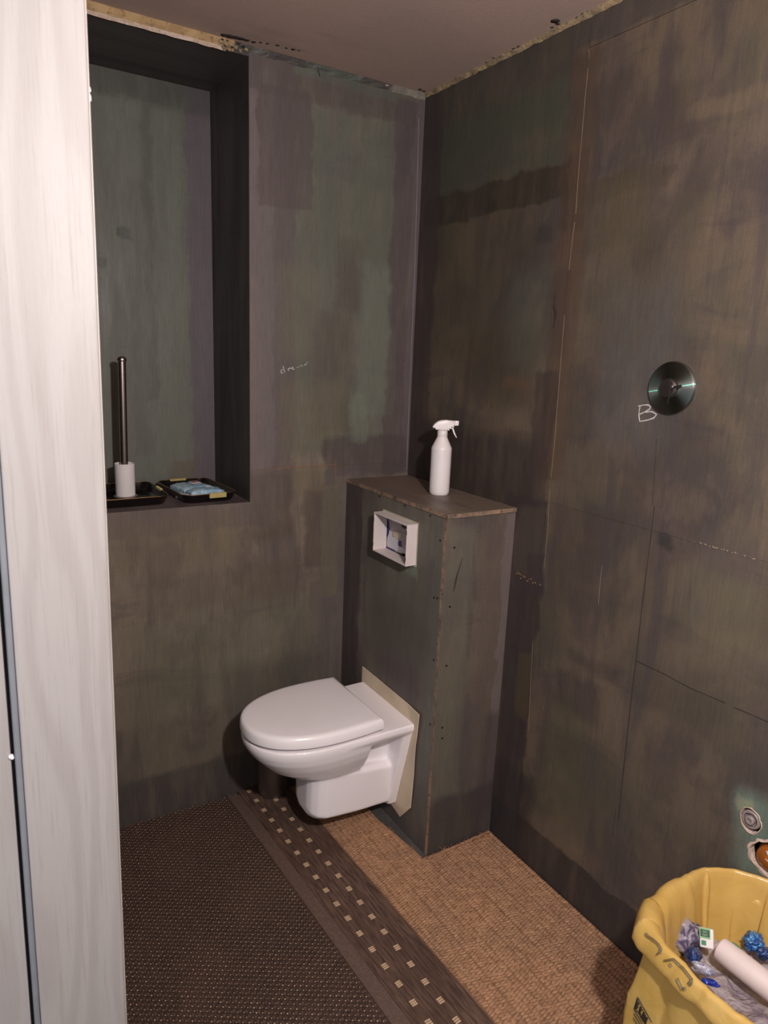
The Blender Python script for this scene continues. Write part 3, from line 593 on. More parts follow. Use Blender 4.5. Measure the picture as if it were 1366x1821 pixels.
# ------------------------------------------------------------------ spray bottle
bc = Vector((-0.1075, -0.352, BH + 0.0005)); dirx = Vector((0.85, -0.5268, 0)); diry = Vector((0.5268, 0.85, 0))
sb = thing('spray_bottle', bc, 'white trigger spray bottle standing on top of the boxing', 'bottle')
lathe('bottle_body', [(0.0, 0.003), (0.022, 0.0015), (0.0285, 0.0), (0.0315, 0.004), (0.0328, 0.012), (0.033, 0.03), (0.0333, 0.148), (0.0328, 0.154), (0.031, 0.158), (0.0185, 0.184), (0.0163, 0.189), (0.0160, 0.190), (0.0, 0.190)], bc, M_wplast, sb, 44, None, False, False)
lathe('collar', [(0.0, 0.1895), (0.0160, 0.1895), (0.0166, 0.191), (0.0166, 0.208), (0.0160, 0.2095), (0.0, 0.2095)], bc, M_wplast, sb, 36, None, False, False)
def sidep(name, outline, hw, mat, parent, bev=0.003, taper=None):
    """profile in the bottle's side plane (s along the nozzle direction, z up), given a rounded width"""
    bm = bmesh.new()
    A = [bm.verts.new(bc + dirx * s + diry * hw * (taper(s) if taper else 1) + Vector((0, 0, z))) for s, z in outline]
    B = [bm.verts.new(bc + dirx * s - diry * hw * (taper(s) if taper else 1) + Vector((0, 0, z))) for s, z in outline]
    n = len(outline); bm.faces.new(A); bm.faces.new(B[::-1])
    for i in range(n): bm.faces.new((A[i], B[i], B[(i + 1) % n], A[(i + 1) % n]))
    es = [e for e in bm.edges if (e.verts[0] in A) == (e.verts[1] in A)]
    bmesh.ops.bevel(bm, geom=es, offset=bev, segments=3, affect='EDGES', profile=0.5)
    o = bmo(name, bm, mat, parent, True); sharp(o, 30); return o
sidep('spray_head', [(-0.0145, 0.2098), (0.0155, 0.2098), (0.019, 0.2145), (0.0225, 0.2145), (0.0255, 0.2195), (0.029, 0.2195), (0.0325, 0.2270), (0.0385, 0.2270), (0.0385, 0.2425), (0.010, 0.2440), (-0.004, 0.2432), (-0.016, 0.2395), (-0.026, 0.232), (-0.0325, 0.2235), (-0.0335, 0.2195), (-0.030, 0.2155), (-0.018, 0.2160)], 0.0105, M_wplast, sb, 0.0042)
sidep('nozzle', [(0.0380, 0.2262), (0.0500, 0.2280), (0.0505, 0.2425), (0.0380, 0.2430)], 0.0082, M_wplast, sb, 0.0018)
sidep('trigger', [(0.0275, 0.2255), (0.0325, 0.2265), (0.0350, 0.2160), (0.0400, 0.2030), (0.0470, 0.1900), (0.0465, 0.1880), (0.0440, 0.1885), (0.0365, 0.2000), (0.0310, 0.2120)], 0.0065, M_wplast, sb, 0.0012)

# ------------------------------------------------------------------ niche: trays, brush, tissues
def rrect(cx, cy, hx, hy, r, n=7):
    o = []
    for sx, sy, a0 in ((1, 1, 0), (-1, 1, 90), (-1, -1, 180), (1, -1, 270)):
        for i in range(n + 1):
            a = math.radians(a0 + 90 * i / n); o.append((cx + sx * (hx - r) + r * math.cos(a), cy + sy * (hy - r) + r * math.sin(a)))
    return o
def tray(name, cx, cy, hx, hy, rz, label, handles):
    z0 = SILL + .001; hgt = 0.028; t = thing(name, (cx, cy, z0), label, 'tray', None)
    Rm = Matrix.Rotation(rz, 3, 'Z')
    def W_(x, y, z): return Rm @ Vector((x, y, 0)) + Vector((cx, cy, z0 + z))
    rings = []
    for ins, z in ((0.030, 0.0), (0.016, 0.0), (0.011, 0.003), (0.002, hgt - .003), (0.0, hgt), (-0.0005, hgt + .001), (0.0026, hgt + .001), (0.004, hgt - .002), (0.0125, 0.006), (0.018, 0.0028), (0.032, 0.0026)):
        rings.append([W_(x, y, z) for x, y in rrect(0, 0, hx - ins, hy - ins, 0.035 - ins * .4)])
    bm = bmesh.new(); loft(bm, rings); o = bmo('tray_body', bm, M_tray, t, True); sharp(o, 45)
    pts = [W_(x, y, hgt + .0014) for x, y in rrect(0, 0, hx - .001, hy - .001, 0.0346)]; pts.append(pts[0])
    tube('gold_rim', pts, 0.0014, M_gold, t, 6)
    for (ax, s, off) in handles:
        bm = bmesh.new(); L2 = 0.029; nr = 18
        for k in range(nr):
            a = -L2 + 2 * L2 * (k + .5) / nr; d = L2 / nr * 0.86
            if ax == 'y': c0, c1 = (off + a - d, off + a + d), (s * hy - .0045, s * hy + .004)
            else: c1, c0 = (off + a - d, off + a + d), (s * hx - .0045, s * hx + .004)
            n0 = len(bm.verts)
            add_box(bm, min(c0), max(c0), min(c1), max(c1), hgt - .012, hgt + .0045, 0.0008, 1)
        for q in bm.verts: q.co = W_(q.co.x, q.co.y, q.co.z)
        bmo('tray_handle', bm, M_brass, t)
    return t
tray('serving_tray', -1.070, 0.182, 0.190, 0.138, math.radians(1), 'larger black tray with gold rim under the white brush holder in the niche', [('x', 1, 0.0)])
tray('serving_tray', -0.757, 0.178, 0.094, 0.148, math.radians(4), 'smaller black tray with gold rim holding blue packets in the niche', [('y', 1, -0.012), ('y', -1, 0.018)])
tb = thing('toilet_brush', (-0.984, 0.212, SILL + .004), 'toilet brush with tall steel handle in a white cup on the larger tray', 'brush')
bz = SILL + .0045
lathe('base', [(0.0, 0.0), (0.037, 0.0), (0.0385, 0.002), (0.0375, 0.004), (0.0, 0.004)], (-0.984, 0.212, bz), plain('grey_base', (120, 108, 106), 0.4), tb, 36, None, False, False)
lathe('cup', [(0.0, 0.004), (0.0305, 0.004), (0.0312, 0.006), (0.0316, 0.111), (0.0300, 0.112), (0.0290, 0.110), (0.0285, 0.02), (0.0, 0.02)], (-0.984, 0.212, bz), M_paper, tb, 40, None, False, False)
a0 = math.radians(-62); fl = [(-0.984 + 0.0324 * math.cos(a0 + k * .06), 0.212 + 0.0324 * math.sin(a0 + k * .06)) for k in range(9)]
V = [(x, y, bz + z) for z in (0.006, 0.1115) for x, y in fl]; pyd('cup_seam', V, [(i, i + 1, i + 10, i + 9) for i in range(8)], M_paper, tb, True)
hb = Vector((-0.986, 0.212, bz + .02)); ht = Vector((-0.978, 0.212, SILL + .4535))
lathe('handle', [(0.0124, 0.0), (0.0124, 0.425)], hb, M_steel, tb, 32, Matrix.Rotation(math.atan2(ht.x - hb.x, ht.z - hb.z), 4, 'Y'))
Mh = Matrix.Rotation(math.atan2(ht.x - hb.x, ht.z - hb.z), 4, 'Y')
lathe('handle_cap', [(0.0124, 0.421), (0.0145, 0.423), (0.0150, 0.427), (0.0138, 0.431), (0.0120, 0.434), (0.0060, 0.437), (0.0, 0.4375)], hb, M_steel, tb, 32, Mh, True, False)
# tissue packets
M_tis = NT('pale_blue_packet'); P_ = M_tis.pos(); n_ = M_tis.noise(P_, 46, 4, .6)
M_tis.set(Base_Color=M_tis.mix(M_tis.rng(n_, .42, .62), lin((134, 170, 190)), lin((176, 196, 206))), Roughness=0.3); M_tis.bump(M_tis.noise(P_, 120, 4), 0.003); M_tis = M_tis.m
def packet(name, c, hx, hy, hz, rz, label, seed):
    t = thing(name, c, label, 'packet', None)
    bm = bmesh.new(); bmesh.ops.create_cube(bm, size=2.0); bmesh.ops.subdivide_edges(bm, edges=bm.edges[:], cuts=9, use_grid_fill=True)
    R_ = Matrix.Rotation(rz, 3, 'Z')
    for q in bm.verts:
        p = q.co; px_, py_ = p.x, p.y
        puff = (1 - abs(px_) ** 4 * .75) * (1 - abs(py_) ** 4 * .6)
        v = Vector((px_ * hx, py_ * hy, (p.z * hz * (.35 + .65 * puff) if p.z > 0 else p.z * hz)))
        v.z += (p.z > 0) * 0.0035 * mnoise.noise(Vector((px_ * 2.2, py_ * 2.2, seed)))
        q.co = R_ @ v + Vector(c) + Vector((0, 0, hz))
    bmo('packet_body', bm, M_tis, t, True)
    return t, R_
tz = SILL + .004
pA, RA = packet('tissue_packet', (-0.772, 0.178, tz), 0.056, 0.052, 0.019, 0.25, 'pale blue tissue packet with red and white print at back of smaller tray', 1)
def decal(name, pts, c, R_, z, mat, parent):
    bm = bmesh.new(); vs = [bm.verts.new(R_ @ Vector((x, y, 0)) + Vector((c[0], c[1], tz + z))) for x, y in pts]; bm.faces.new(vs); 
    r = bmesh.ops.extrude_face_region(bm, geom=bm.faces[:])
    for g in r['geom']:
        if isinstance(g, bmesh.types.BMVert): g.co.z += .0012
    return bmo(name, bm, mat, parent)
M_redp = plain('red_print', (150, 62, 66), 0.35); M_wp = plain('packet_white', (206, 200, 204), 0.35); M_bp = plain('packet_navy', (48, 58, 96), 0.4)
decal('white_print', [(-0.004, -0.004), (0.034, -0.006), (0.036, 0.030), (0.008, 0.034)], (-0.772, 0.178), RA, 0.0375, M_wp, pA)
decal('red_print', [(0.008, 0.004), (0.026, 0.004), (0.026, 0.022), (0.012, 0.024)], (-0.772, 0.178), RA, 0.0384, M_redp, pA)
decal('dark_stripe', [(-0.012, -0.03), (-0.009, -0.03), (-0.009, 0.034), (-0.012, 0.034)], (-0.772, 0.178), RA, 0.0375, M_bp, pA)
pB, RB = packet('tissue_packet', (-0.752, 0.095, tz), 0.058, 0.028, 0.018, 0.10, 'plain pale blue tissue packet at front of smaller tray', 2)
pC, RC = packet('tissue_packet', (-0.812, 0.105, tz), 0.012, 0.040, 0.010, 0.50, 'narrow grey-white packet edge with dark lettering at left of smaller tray', 3)
pC.children[0].data.materials[0] = plain('grey_packet', (172, 172, 176), 0.35, var=.1)
for k in range(5):
    decal('letter', [(-0.004, -0.024 + .009 * k), (0.004, -0.024 + .009 * k), (0.004, -0.019 + .009 * k), (-0.003, -0.018 + .009 * k)], (-0.812, 0.105), RC, 0.0196, M_bp, pC)

for p_ in (pA, pB, pC):
    body_ = [q for q in p_.children if q.name.startswith('packet_body')][0]
    for c_ in [q for q in p_.children if q is not body_]: setpar(c_, body_)

# ------------------------------------------------------------------ shower valve
vc = Vector((-0.001, -1.1075, 1.5318))
sv = thing('shower_valve', vc, 'round brushed steel valve plate beside the chalk letter B on right wall', 'valve')
def valve_mat():
    t = NT('turned_steel'); tg = t.n('ShaderNodeTangent', direction_type='RADIAL', axis='Z')
    t.l(tg.outputs[0], t.b.inputs['Tangent'])
    t.set(Base_Color=lin((150, 144, 144)), Metallic=1.0, Roughness=0.33, Anisotropic=0.9)
    t.b.inputs['Anisotropic Rotation'].default_value = 0.25
    # second, tighter lobe of the turned grooves, tinted green to colour the lamp's streak
    g = t.n('ShaderNodeBsdfAnisotropic'); t.l(tg.outputs[0], g.inputs['Tangent']); g.inputs['Color'].default_value = (0.08, 0.85, 0.5, 1)
    g.inputs['Roughness'].default_value = 0.14; g.inputs['Anisotropy'].default_value = 0.97; g.inputs['Rotation'].default_value = 0.0
    mx = t.n('ShaderNodeMixShader'); mx.inputs[0].default_value = .075
    outn = t.t.nodes['Material Output']; t.l(t.b.outputs[0], mx.inputs[1]); t.l(g.outputs[0], mx.inputs[2]); t.l(mx.outputs[0], outn.inputs['Surface'])
    return t.m
M_valve = valve_mat()
def vl(name, prof, mat, n=64):
    bm = bmesh.new(); add_lathe(bm, prof, n, (0, 0, 0), None, False, False)
    o = bmo(name, bm, mat, None, True); sharp(o, 35); o.parent = sv
    o.rotation_euler = (0, -math.pi / 2, 0); return o
vl('cover_plate', [(0.056, 0.0), (0.0612, 0.0005), (0.0618, 0.003), (0.0616, 0.0080), (0.0605, 0.0095), (0.0595, 0.0098), (0.021, 0.0105)], M_valve)
M_capm = plain('satin_steel', (176, 164, 162), 0.3, 1.0)
vl('centre_cap', [(0.0195, 0.0100), (0.0205, 0.0105), (0.0205, 0.0215), (0.0195, 0.0230), (0.0050, 0.0232), (0.0, 0.0232)], M_capm, 40)
vl('shadow_ring', [(0.0200, 0.0107), (0.0226, 0.0107), (0.0226, 0.0112), (0.0200, 0.0112)], M_dark, 40)
def vp(px, py, d=0.0): return onp(1140 + px / 11.383, 640 + py / 11.383, 0, vc.x - d)
tube('stem_lever', [vp(590, 385, .0240), vp(582, 560, .0250), vp(565, 720, .0245), vp(545, 890, .0180)], [0.0013, 0.0019, 0.0017, 0.0010], M_dark, sv, 8)
tube('stem_pin', [vp(600, 575, .0240), vp(700, 550, .0240), vp(812, 528, .0236)], [0.0030, 0.0034, 0.0036], M_dark, sv, 10)
lathe('stem_nut', [(0.0, 0.0), (0.0045, 0.0), (0.0045, 0.004), (0.003, 0.005), (0.0, 0.005)], vp(640, 540, .0235), M_capm, sv, 12, RX, False, False)

# ------------------------------------------------------------------ door frame at the left
dj = tag(bpy.data.objects.new('door_1', None), kind='structure'); COL.objects.link(dj); dj.location = (-1.34, -1.07, 0)
JY = -1.0767
def lean(o):
    for q in o.data.vertices: q.co.x += (q.co.z - 1.33) * 0.0085
def jbox(name, x0, x1, y0, y1, mat, bev=0.0015, z0=0.0, z1=2.3):
    bm = bmesh.new(); add_box(bm, x0, x1, y0, y1, z0, z1, 0, 1)
    if bev: bmesh.ops.bevel(bm, geom=[e for e in bm.edges if abs((e.verts[0].co - e.verts[1].co).z) > .5], offset=bev, segments=2, affect='EDGES', profile=.5)
    o = bmo(name, bm, mat, dj); lean(o); return o
jbox('jamb_panel', -1.4055, -1.2702, JY, JY + .022, M_oak, 0.003)
jbox('edge_band', -1.2704, -1.2684, JY + .0012, JY + .022, M_oakedge, 0.0006)
jbox('door_seal', -1.4150, -1.4056, JY + .003, JY + .016, M_gasket, 0.004)
jbox('groove_shade', -1.4210, -1.4148, JY + .019, JY + .022, M_dark, 0)  # near-black strip painting the shadow line beside the seal
jbox('rebate_panel', -1.4705, -1.4200, JY + .0135, JY + .022, M_oak, 0.001)
blobs('sealant_blob', [(-1.4222, JY + .0128, 0.9551)], [0.0045], M_wplast, dj, 2)
blobs('sealant_blob', [(-1.2632, JY + .004, 1.905), (-1.2630, JY + .004, 1.915)], [0.0028, 0.0022], M_wplast, dj, 2, (0.6, 1, 1.8))

# ------------------------------------------------------------------ sisal mat
def weave_mat(name, cs, rough=0.95, sc=40):
    t = NT(name); P = t.pos(); n = t.noise(P, sc, 5, .65); m = t.noise(P, 5.0, 4, .6, .4); f = t.noise(t.mp(P, (90, 420, 90)), 1.0, 4, .7)
    col = t.mix(t.rng(n, .36, .64), lin(cs[0]), lin(cs[1])); col = t.mix(t.math('MULTIPLY', t.rng(m, .42, .66), .55), col, lin(cs[2])); col = t.mix(t.math('MULTIPLY', t.rng(f, .48, .66), .7), col, lin(cs[3]))
    t.set(Base_Color=col, Roughness=rough, Specular_IOR_Level=0.15); t.bump(t.math('ADD', f, n), 0.0015); return t.m
M_sis = weave_mat('sisal', ((172, 132, 102), (148, 111, 85), (134, 106, 86), (196, 156, 122)))
M_sisb = weave_mat('sisal_ground', ((140, 104, 78), (122, 92, 70), (112, 88, 70), (160, 122, 92)))
sm = thing('sisal_mat', (-0.35, -1.2, 0), 'tan woven sisal mat covering the floor beside the dark rug', 'mat')
out = [(-0.003, BY - .004), (BX - .004, BY - .006), (BX - .018, BY - .006), (BX - .046, -0.40), (BX - .052, -0.10), (-0.5035, -0.06), (-0.4140, -1.95), (-0.003, -1.95)]
def mat_edge(y):   # right-hand limit of the mat beside the boxing
    if y < BY - .006: return -0.003
    if y < -0.40: return BX - .018 - .028 * (y - BY) / (-0.40 - BY)
    return BX - .046 - .006 * (y + .40) / .30
slab('mat_ground', out, [], 'z', 0.0035, 0.0006, M_sisb, sm)
def inpoly(x, y, poly):
    c = False; j = len(poly) - 1
    for i in range(len(poly)):
        xi, yi = poly[i]; xj, yj = poly[j]
        if (yi > y) != (yj > y) and x < (xj - xi) * (y - yi) / (yj - yi) + xi: c = not c
        j = i
    return c
# weave: short fat loops of sisal in columns that run towards the door
V = []; F = []
prof = [(-1.0, 0.0), (-0.55, 0.8), (0.0, 1.0), (0.55, 0.8), (1.0, 0.0)]
px_, py_ = 0.0165, 0.0088
x = -0.505; ci = 0
while x < -0.004:
    y = -0.02 - (ci % 2) * py_ / 2
    wob = 0.002 * math.sin(ci * 1.7)
    while y > -1.92:
        xx = x + wob + 0.0016 * mnoise.noise(Vector((ci * 2.3, y * 30, 0))); yy = y + rng.uniform(-.001, .001)
        if inpoly(xx, yy, out) or inpoly(xx - .008, yy, out):
            a = rng.uniform(-.28, .28) + 0.12; ca, sa = math.cos(a), math.sin(a); hx = px_ * .62 * rng.uniform(.85, 1.15); hy = py_ * .52 * rng.uniform(.8, 1.1); hz = 0.0042 * rng.uniform(.55, 1.2)
            n0 = len(V)
            for s, hgt in prof:
                for k, (cy, cz) in enumerate(((-1, -.3), (-.55, .75), (.55, .75), (1, -.3))):
                    lx = s * hx; ly = cy * hy * (1 - .55 * s * s)
                    yv = yy + lx * sa + ly * ca; yv = min(yv, BY - .003) if xx > BX - .016 else yv
                    V.append((max(-0.5065 + 0.0474 * -yv + .003, min(xx + lx * ca - ly * sa, mat_edge(yv))), yv, 0.0036 + hz * (cz * hgt if cz > 0 else -.2)))
            for i in range(4):
                for k in range(3): F.append((n0 + i * 4 + k, n0 + (i + 1) * 4 + k, n0 + (i + 1) * 4 + k + 1, n0 + i * 4 + k + 1))
        y -= py_
    x += px_; ci += 1
tag(pyd('woven_loops', V, F, M_sis, sm, True), kind='stuff')
# twisted cord along the cut edge at the boxing and loose fibres
def cord(name, a, b, r, turns, seed):
    bm = bmesh.new(); a = Vector(a); b = Vector(b); d = b - a; s = Vector((-d.y, d.x, 0)).normalized(); n = int(turns * 8)
    for ph in (0, math.pi):
        pts = []
        for i in range(n + 1):
            t_ = i / n; an = 2 * math.pi * turns * t_ + ph
            wv = 0.003 * mnoise.noise(Vector((t_ * 9, seed, 0)))
            pts.append(a + d * t_ + s * (r * .6 * math.cos(an) + wv) + Vector((0, 0, r * .6 * math.sin(an) + wv * .5)))
        add_tube(bm, pts, r * .62, 6)
    return bmo(name, bm, M_sis, sm, True)
cord('edge_cord', (BX - .006, BY - .016, 0.0078), (-0.010, BY - .010, 0.0085), 0.0045, 14, 1.0)
cord('edge_cord', (BX - .020, BY + .002, 0.006), (BX - .046, -0.40, 0.006), 0.0022, 16, 5.0)
cord('edge_cord', (BX - .020, BY - .02, 0.006), (BX - .17, BY - .055, 0.0068), 0.0016, 9, 3.0)
bm = bmesh.new()
for k in range(70):
    t_ = random.random()
    if k < 34: p = Vector((BX + .02 + .23 * t_, BY - .014, 0.010)); d = Vector((random.uniform(-.5, .5), random.uniform(-.1, .35), random.uniform(.4, 1.1)))
    elif k < 52: p = Vector((BX - .022 - .03 * t_, BY - .030 + .2 * t_, 0.006)); d = Vector((random.uniform(-.2, 1), random.uniform(-.5, .5), random.uniform(0.05, .3)))
    else: p = Vector((-0.015, BY - .05 - 1.0 * t_, 0.006)); d = Vector((random.uniform(-.6, .4), random.uniform(-.8, .8), random.uniform(0.1, .4)))
    d.normalize(); ln = random.uniform(.008, .022); c = Vector((random.uniform(-.4, .4), random.uniform(-.4, .4), random.uniform(-.6, .1)))
    pts = [p + d * ln * q + c * ln * q * q for q in (0, .33, .66, 1)]
    for q in pts:
        q.z = max(q.z, .005); q.x = min(q.x, -.002)
        if q.x > BX - .001: q.y = min(q.y, BY - .002)
    add_tube(bm, pts, 0.0006, 4)
tag(bmo('loose_fibres', bm, plain('fibre', (160, 112, 74), .9), sm), kind='stuff')

# ------------------------------------------------------------------ dark rug with a border of pale woven squares
ANG = math.atan(0.0475); ca, sa = math.cos(ANG), math.sin(ANG)
RO = Vector((-0.510, -0.02, 0))   # rear right corner of the rug
def rug(s, t_): return (RO.x - s * ca + t_ * sa, RO.y - s * sa - t_ * ca)   # s: leftwards across, t: towards the door
rg = thing('patterned_rug', (-0.9, -0.9, 0), 'dark brown flat-woven rug with border of pale squares left of sisal mat', 'rug')
M_rug = weave_mat('rug_ground', ((70, 56, 50), (60, 47, 42), (80, 62, 54), (50, 39, 35)), sc=60)
def border_mat():
    t = NT('rug_border'); P = t.mp(t.pos(), rot=(0, 0, -ANG)); st = t.noise(t.mp(P, (170, 12, 1)), 1.0, 5, .7); n = t.noise(P, 6, 4)
    col = t.mix(t.rng(st, .36, .64), lin((70, 56, 49)), lin((112, 88, 76))); col = t.mix(t.math('MULTIPLY', t.rng(n, .4, .65), .5), col, lin((70, 54, 46)))
    t.set(Base_Color=col, Roughness=.95, Specular_IOR_Level=.1); t.bump(st, .002); return t.m
M_bord = border_mat(); M_inner = weave_mat('rug_inner_band', ((110, 90, 80), (98, 79, 71), (100, 82, 76), (78, 62, 56)), sc=90)
M_loop = plain('rug_loop', (176, 146, 120), .9, var=.25, sc=40); M_rib = weave_mat('rug_rib', ((94, 74, 64), (80, 61, 53), (90, 70, 62), (66, 50, 43)), sc=70)
def rquad(name, s0, s1, t0, t1, z0, z1, mat, back=None):
    # rear edge follows the back wall
    pts = [rug(s0, t0), rug(s1, t0), rug(s1, t1), rug(s0, t1)]
    if back: pts[0] = (pts[0][0], min(pts[0][1], back)); pts[1] = (pts[1][0], back)
    return slab(name, pts, [], 'z', z1, z0, mat, rg)
TL_ = 1.95
def wallt(s): return (RO.y - s * sa + 0.004) / ca - .003   # t at which the rug meets the back wall (y = -0.004)
def strip(name, s0, s1, z1, mat, t1=TL_):
    p = [rug(s0, max(0.0, wallt(s0))), rug(s1, wallt(s1)), rug(s1, t1), rug(s0, t1)]
    return slab(name, p, [], 'z', z1, 0.0006, mat, rg)
BW = 0.172; IW = 0.212
strip('border_band', 0.0, BW, 0.0098, M_bord)
strip('inner_band', BW + .0004, IW, 0.0094, M_inner)
strip('weave_ground', IW + .0004, 0.80, 0.0088, M_rug, 1.5)
# pale squares: each three short bars
sqm = None
M_sq = plain('pale_weft', (188, 160, 130), .9, var=.12, sc=90)
for s_, tt0, nn in ((0.1345, 0.0, 31), (0.0730, 0.031, 31)):
    for k in range(-1, nn):
        tt = 0.062 + k * 0.0628 + tt0
        cx, cy = rug(s_, tt)
        if cy > -0.012 or tt > 1.9: continue
        if sqm is None:
            bm = bmesh.new()
            for j in (-1, 0, 1): add_box(bm, -0.0080, 0.0080, j * 0.0062 - .0023, j * 0.0062 + .0023, 0.0, 0.0016, .0006, 1)
            sqm = bpy.data.meshes.new('woven_square'); bm.to_mesh(sqm); bm.free(); sqm.materials.append(M_sq)
        o = bpy.data.objects.new('woven_square', sqm); COL.objects.link(o); o.parent = rg
        o.location = Vector((cx, cy, 0.0097)) - Vector(rg.location); o.rotation_euler = (0, 0, ANG + rng.uniform(-.05, .05))
# weave of the field: dark ribs with pale loop tips
V = []; F = []; V2 = []; F2 = []
ps, pt = 0.0125, 0.0078
row = 0; s_ = IW + .006
while s_ < 0.79:
    tt = wallt(s_) + .004 + (row % 2) * pt
    col_ = 0
    while tt < 1.42:
        cx, cy = rug(s_ + rng.uniform(-.0006, .0006), tt + rng.uniform(-.0006, .0006))
        if cx > -1.275 and cy > -1.35 and cy < -.006:
            hz = 0.0026 * rng.uniform(.7, 1.2); L_ = pt * .80; W_ = ps * .40
            n0 = len(V)
            for (a, b, c) in ((-W_, 0, 0), (0, -L_, 0), (W_, 0, 0), (0, L_, 0), (-W_ * .35, -L_ * .3, hz), (W_ * .35, -L_ * .3, hz), (W_ * .35, L_ * .3, hz), (-W_ * .35, L_ * .3, hz)):
                V.append((cx + a * ca - b * -sa * -1, cy + a * sa + b * ca, 0.0086 + c))
            F += [(n0 + 0, n0 + 1, n0 + 5, n0 + 4), (n0 + 1, n0 + 2, n0 + 6, n0 + 5), (n0 + 2, n0 + 3, n0 + 7, n0 + 6), (n0 + 3, n0 + 0, n0 + 4, n0 + 7), (n0 + 4, n0 + 5, n0 + 6, n0 + 7)]
            if True:
                r_ = 0.00185 * rng.uniform(.6, 1.15); n0 = len(V2); gx, gy = rug(s_ + ps * .5, tt)
                for k in range(5):
                    an = 2 * math.pi * k / 5; V2.append((gx + r_ * math.cos(an), gy + r_ * 1.2 * math.sin(an), 0.0088))
                V2.append((gx, gy, 0.0088 + .0021)); F2 += [(n0 + k, n0 + (k + 1) % 5, n0 + 5) for k in range(5)]
        tt += 2 * pt
    s_ += ps; row += 1
tag(pyd('woven_ribs', V, F, M_rib, rg, True), kind='stuff'); tag(pyd('loop_tips', V2, F2, M_loop, rg, True), kind='stuff')

# ------------------------------------------------------------------ yellow rubbish bag
def catmull(P, n):
    out = []; m = len(P)
    for i in range(m):
        p0, p1, p2, p3 = (np.array(P[(i + k - 1) % m], float) for k in range(4))
        for k in range(n):
            t = k / n; out.append(0.5 * (2 * p1 + (p2 - p0) * t + (2 * p0 - 5 * p1 + 4 * p2 - p3) * t * t + (3 * p1 - p0 - 3 * p2 + p3) * t ** 3))
    return np.array(out)
# rim control points: x, y, rim height, roll width
RIM = [(-0.113, -1.424, 0.500, 0.016), (-0.170, -1.412, 0.499, 0.030), (-0.235, -1.412, 0.499, 0.040), (-0.305, -1.417, 0.500, 0.044), (-0.368, -1.452, 0.500, 0.046), (-0.388, -1.52, 0.500, 0.026), (-0.398, -1.60, 0.499, 0.020), (-0.398, -1.68, 0.497, 0.022), (-0.375, -1.77, 0.50, 0.024), (-0.29, -1.83, 0.50, 0.024), (-0.16, -1.84, 0.50, 0.020), (-0.06, -1.79, 0.50, 0.016), (-0.020, -1.70, 0.505, 0.014), (-0.016, -1.60, 0.504, 0.014), (-0.020, -1.525, 0.502, 0.014), (-0.060, -1.466, 0.502, 0.014)]
NR = 18; ring = catmull(RIM, NR)
linr = np.array([np.array(RIM[i]) * (1 - k / NR) + np.array(RIM[(i + 1) % len(RIM)]) * (k / NR) for i in range(len(RIM)) for k in range(NR)])
ring[:, :2] = ring[:, :2] * .45 + linr[:, :2] * .55; NRG = len(ring); cen = np.array((-0.20, -1.62))
tang = np.roll(ring[:, :2], -1, 0) - np.roll(ring[:, :2], 1, 0); tang /= np.linalg.norm(tang, axis=1)[:, None]
inw = np.stack([-tang[:, 1], tang[:, 0]], 1)
sgn = np.sign(((cen - ring[:, :2]) * inw).sum(1)); inw *= sgn[:, None]
PROF = [('i', 0.075, 0.30), ('i', 0.040, 0.325), ('i', 0.022, 0.36), ('i', 0.012, 0.41), ('i', 0.004, 0.455), ('w', 1.0, 0.482), ('w', 0.82, 0.495), ('w', 0.55, 0.5025), ('w', 0.25, 0.502), ('w', 0.06, 0.493), ('o', 0.000, 0.484), ('o', -0.003, 0.476), ('o', -0.004, 0.467), ('o', -0.0045, 0.459), ('o', -0.002, 0.4545), ('o', 0.006, 0.455), ('o', 0.016, 0.460), ('b', 0.022, 0.442), ('b', 0.021, 0.41), ('b', 0.019, 0.36), ('b', 0.017, 0.32), ('b', 0.015, 0.27), ('b', 0.013, 0.21), ('b', 0.012, 0.15), ('b', 0.013, 0.09), ('b', 0.018, 0.045), ('b', 0.03, 0.014), ('b', 0.06, 0.0085)]
V = []
for j, (kd, o_, z_) in enumerate(PROF):
    for i in range(NRG):
        x0, y0, zr, wd = ring[i]; an = 2 * math.pi * i / NRG
        e = Vector((math.cos(an) * 4.2, math.sin(an) * 4.2, 0))
        off = o_ if kd in 'ob' else (o_ * wd if kd == 'w' else wd + o_)
        zz = z_ + (zr - 0.5) * (1 if z_ > .4 else 0)
        if kd == 'b':
            k_ = max(0, min(1, (0.445 - z_) / .1)); r1 = 1 - abs(mnoise.noise(Vector((e.x * .62 + z_ * 5.5, e.y * .62 - z_ * 4.0, z_ * 2.0)))) * 5
            off += k_ * (0.016 * mnoise.noise(e * .7 + Vector((z_ * 5, 0, z_ * 3 + 4))) + 0.011 * max(0, r1) ** 2 + .004 * mnoise.noise(e * 1.6 + Vector((0, z_ * 9, z_ * 9))) - 0.003)
        elif kd == 'i':
            off += 0.010 * mnoise.noise(e * .9 + Vector((9, 3, z_ * 5))) + .004
        else:
            r1 = 1 - abs(mnoise.noise(e * .55 + Vector((2 + z_ * 9, 8, z_ * 6)))) * 5
            off += 0.004 * mnoise.noise(e * 1.1 + Vector((1, 2, z_ * 14))) + 0.004 * max(0, r1) ** 2
            zz += 0.0035 * mnoise.noise(e * .7 + Vector((5, 5, 1))) + (0.004 * mnoise.noise(e * 2 + Vector((5, 0, 7))) if z_ < .47 else 0)
            if kd == 'o' and z_ < .47: zz += 0.014 * mnoise.noise(e * .6 + Vector((3, 1, 4)))
        px2 = min(x0 + inw[i][0] * off, -0.004)
        V.append((px2, y0 + inw[i][1] * off, max(zz, 0.0082)))
F = []
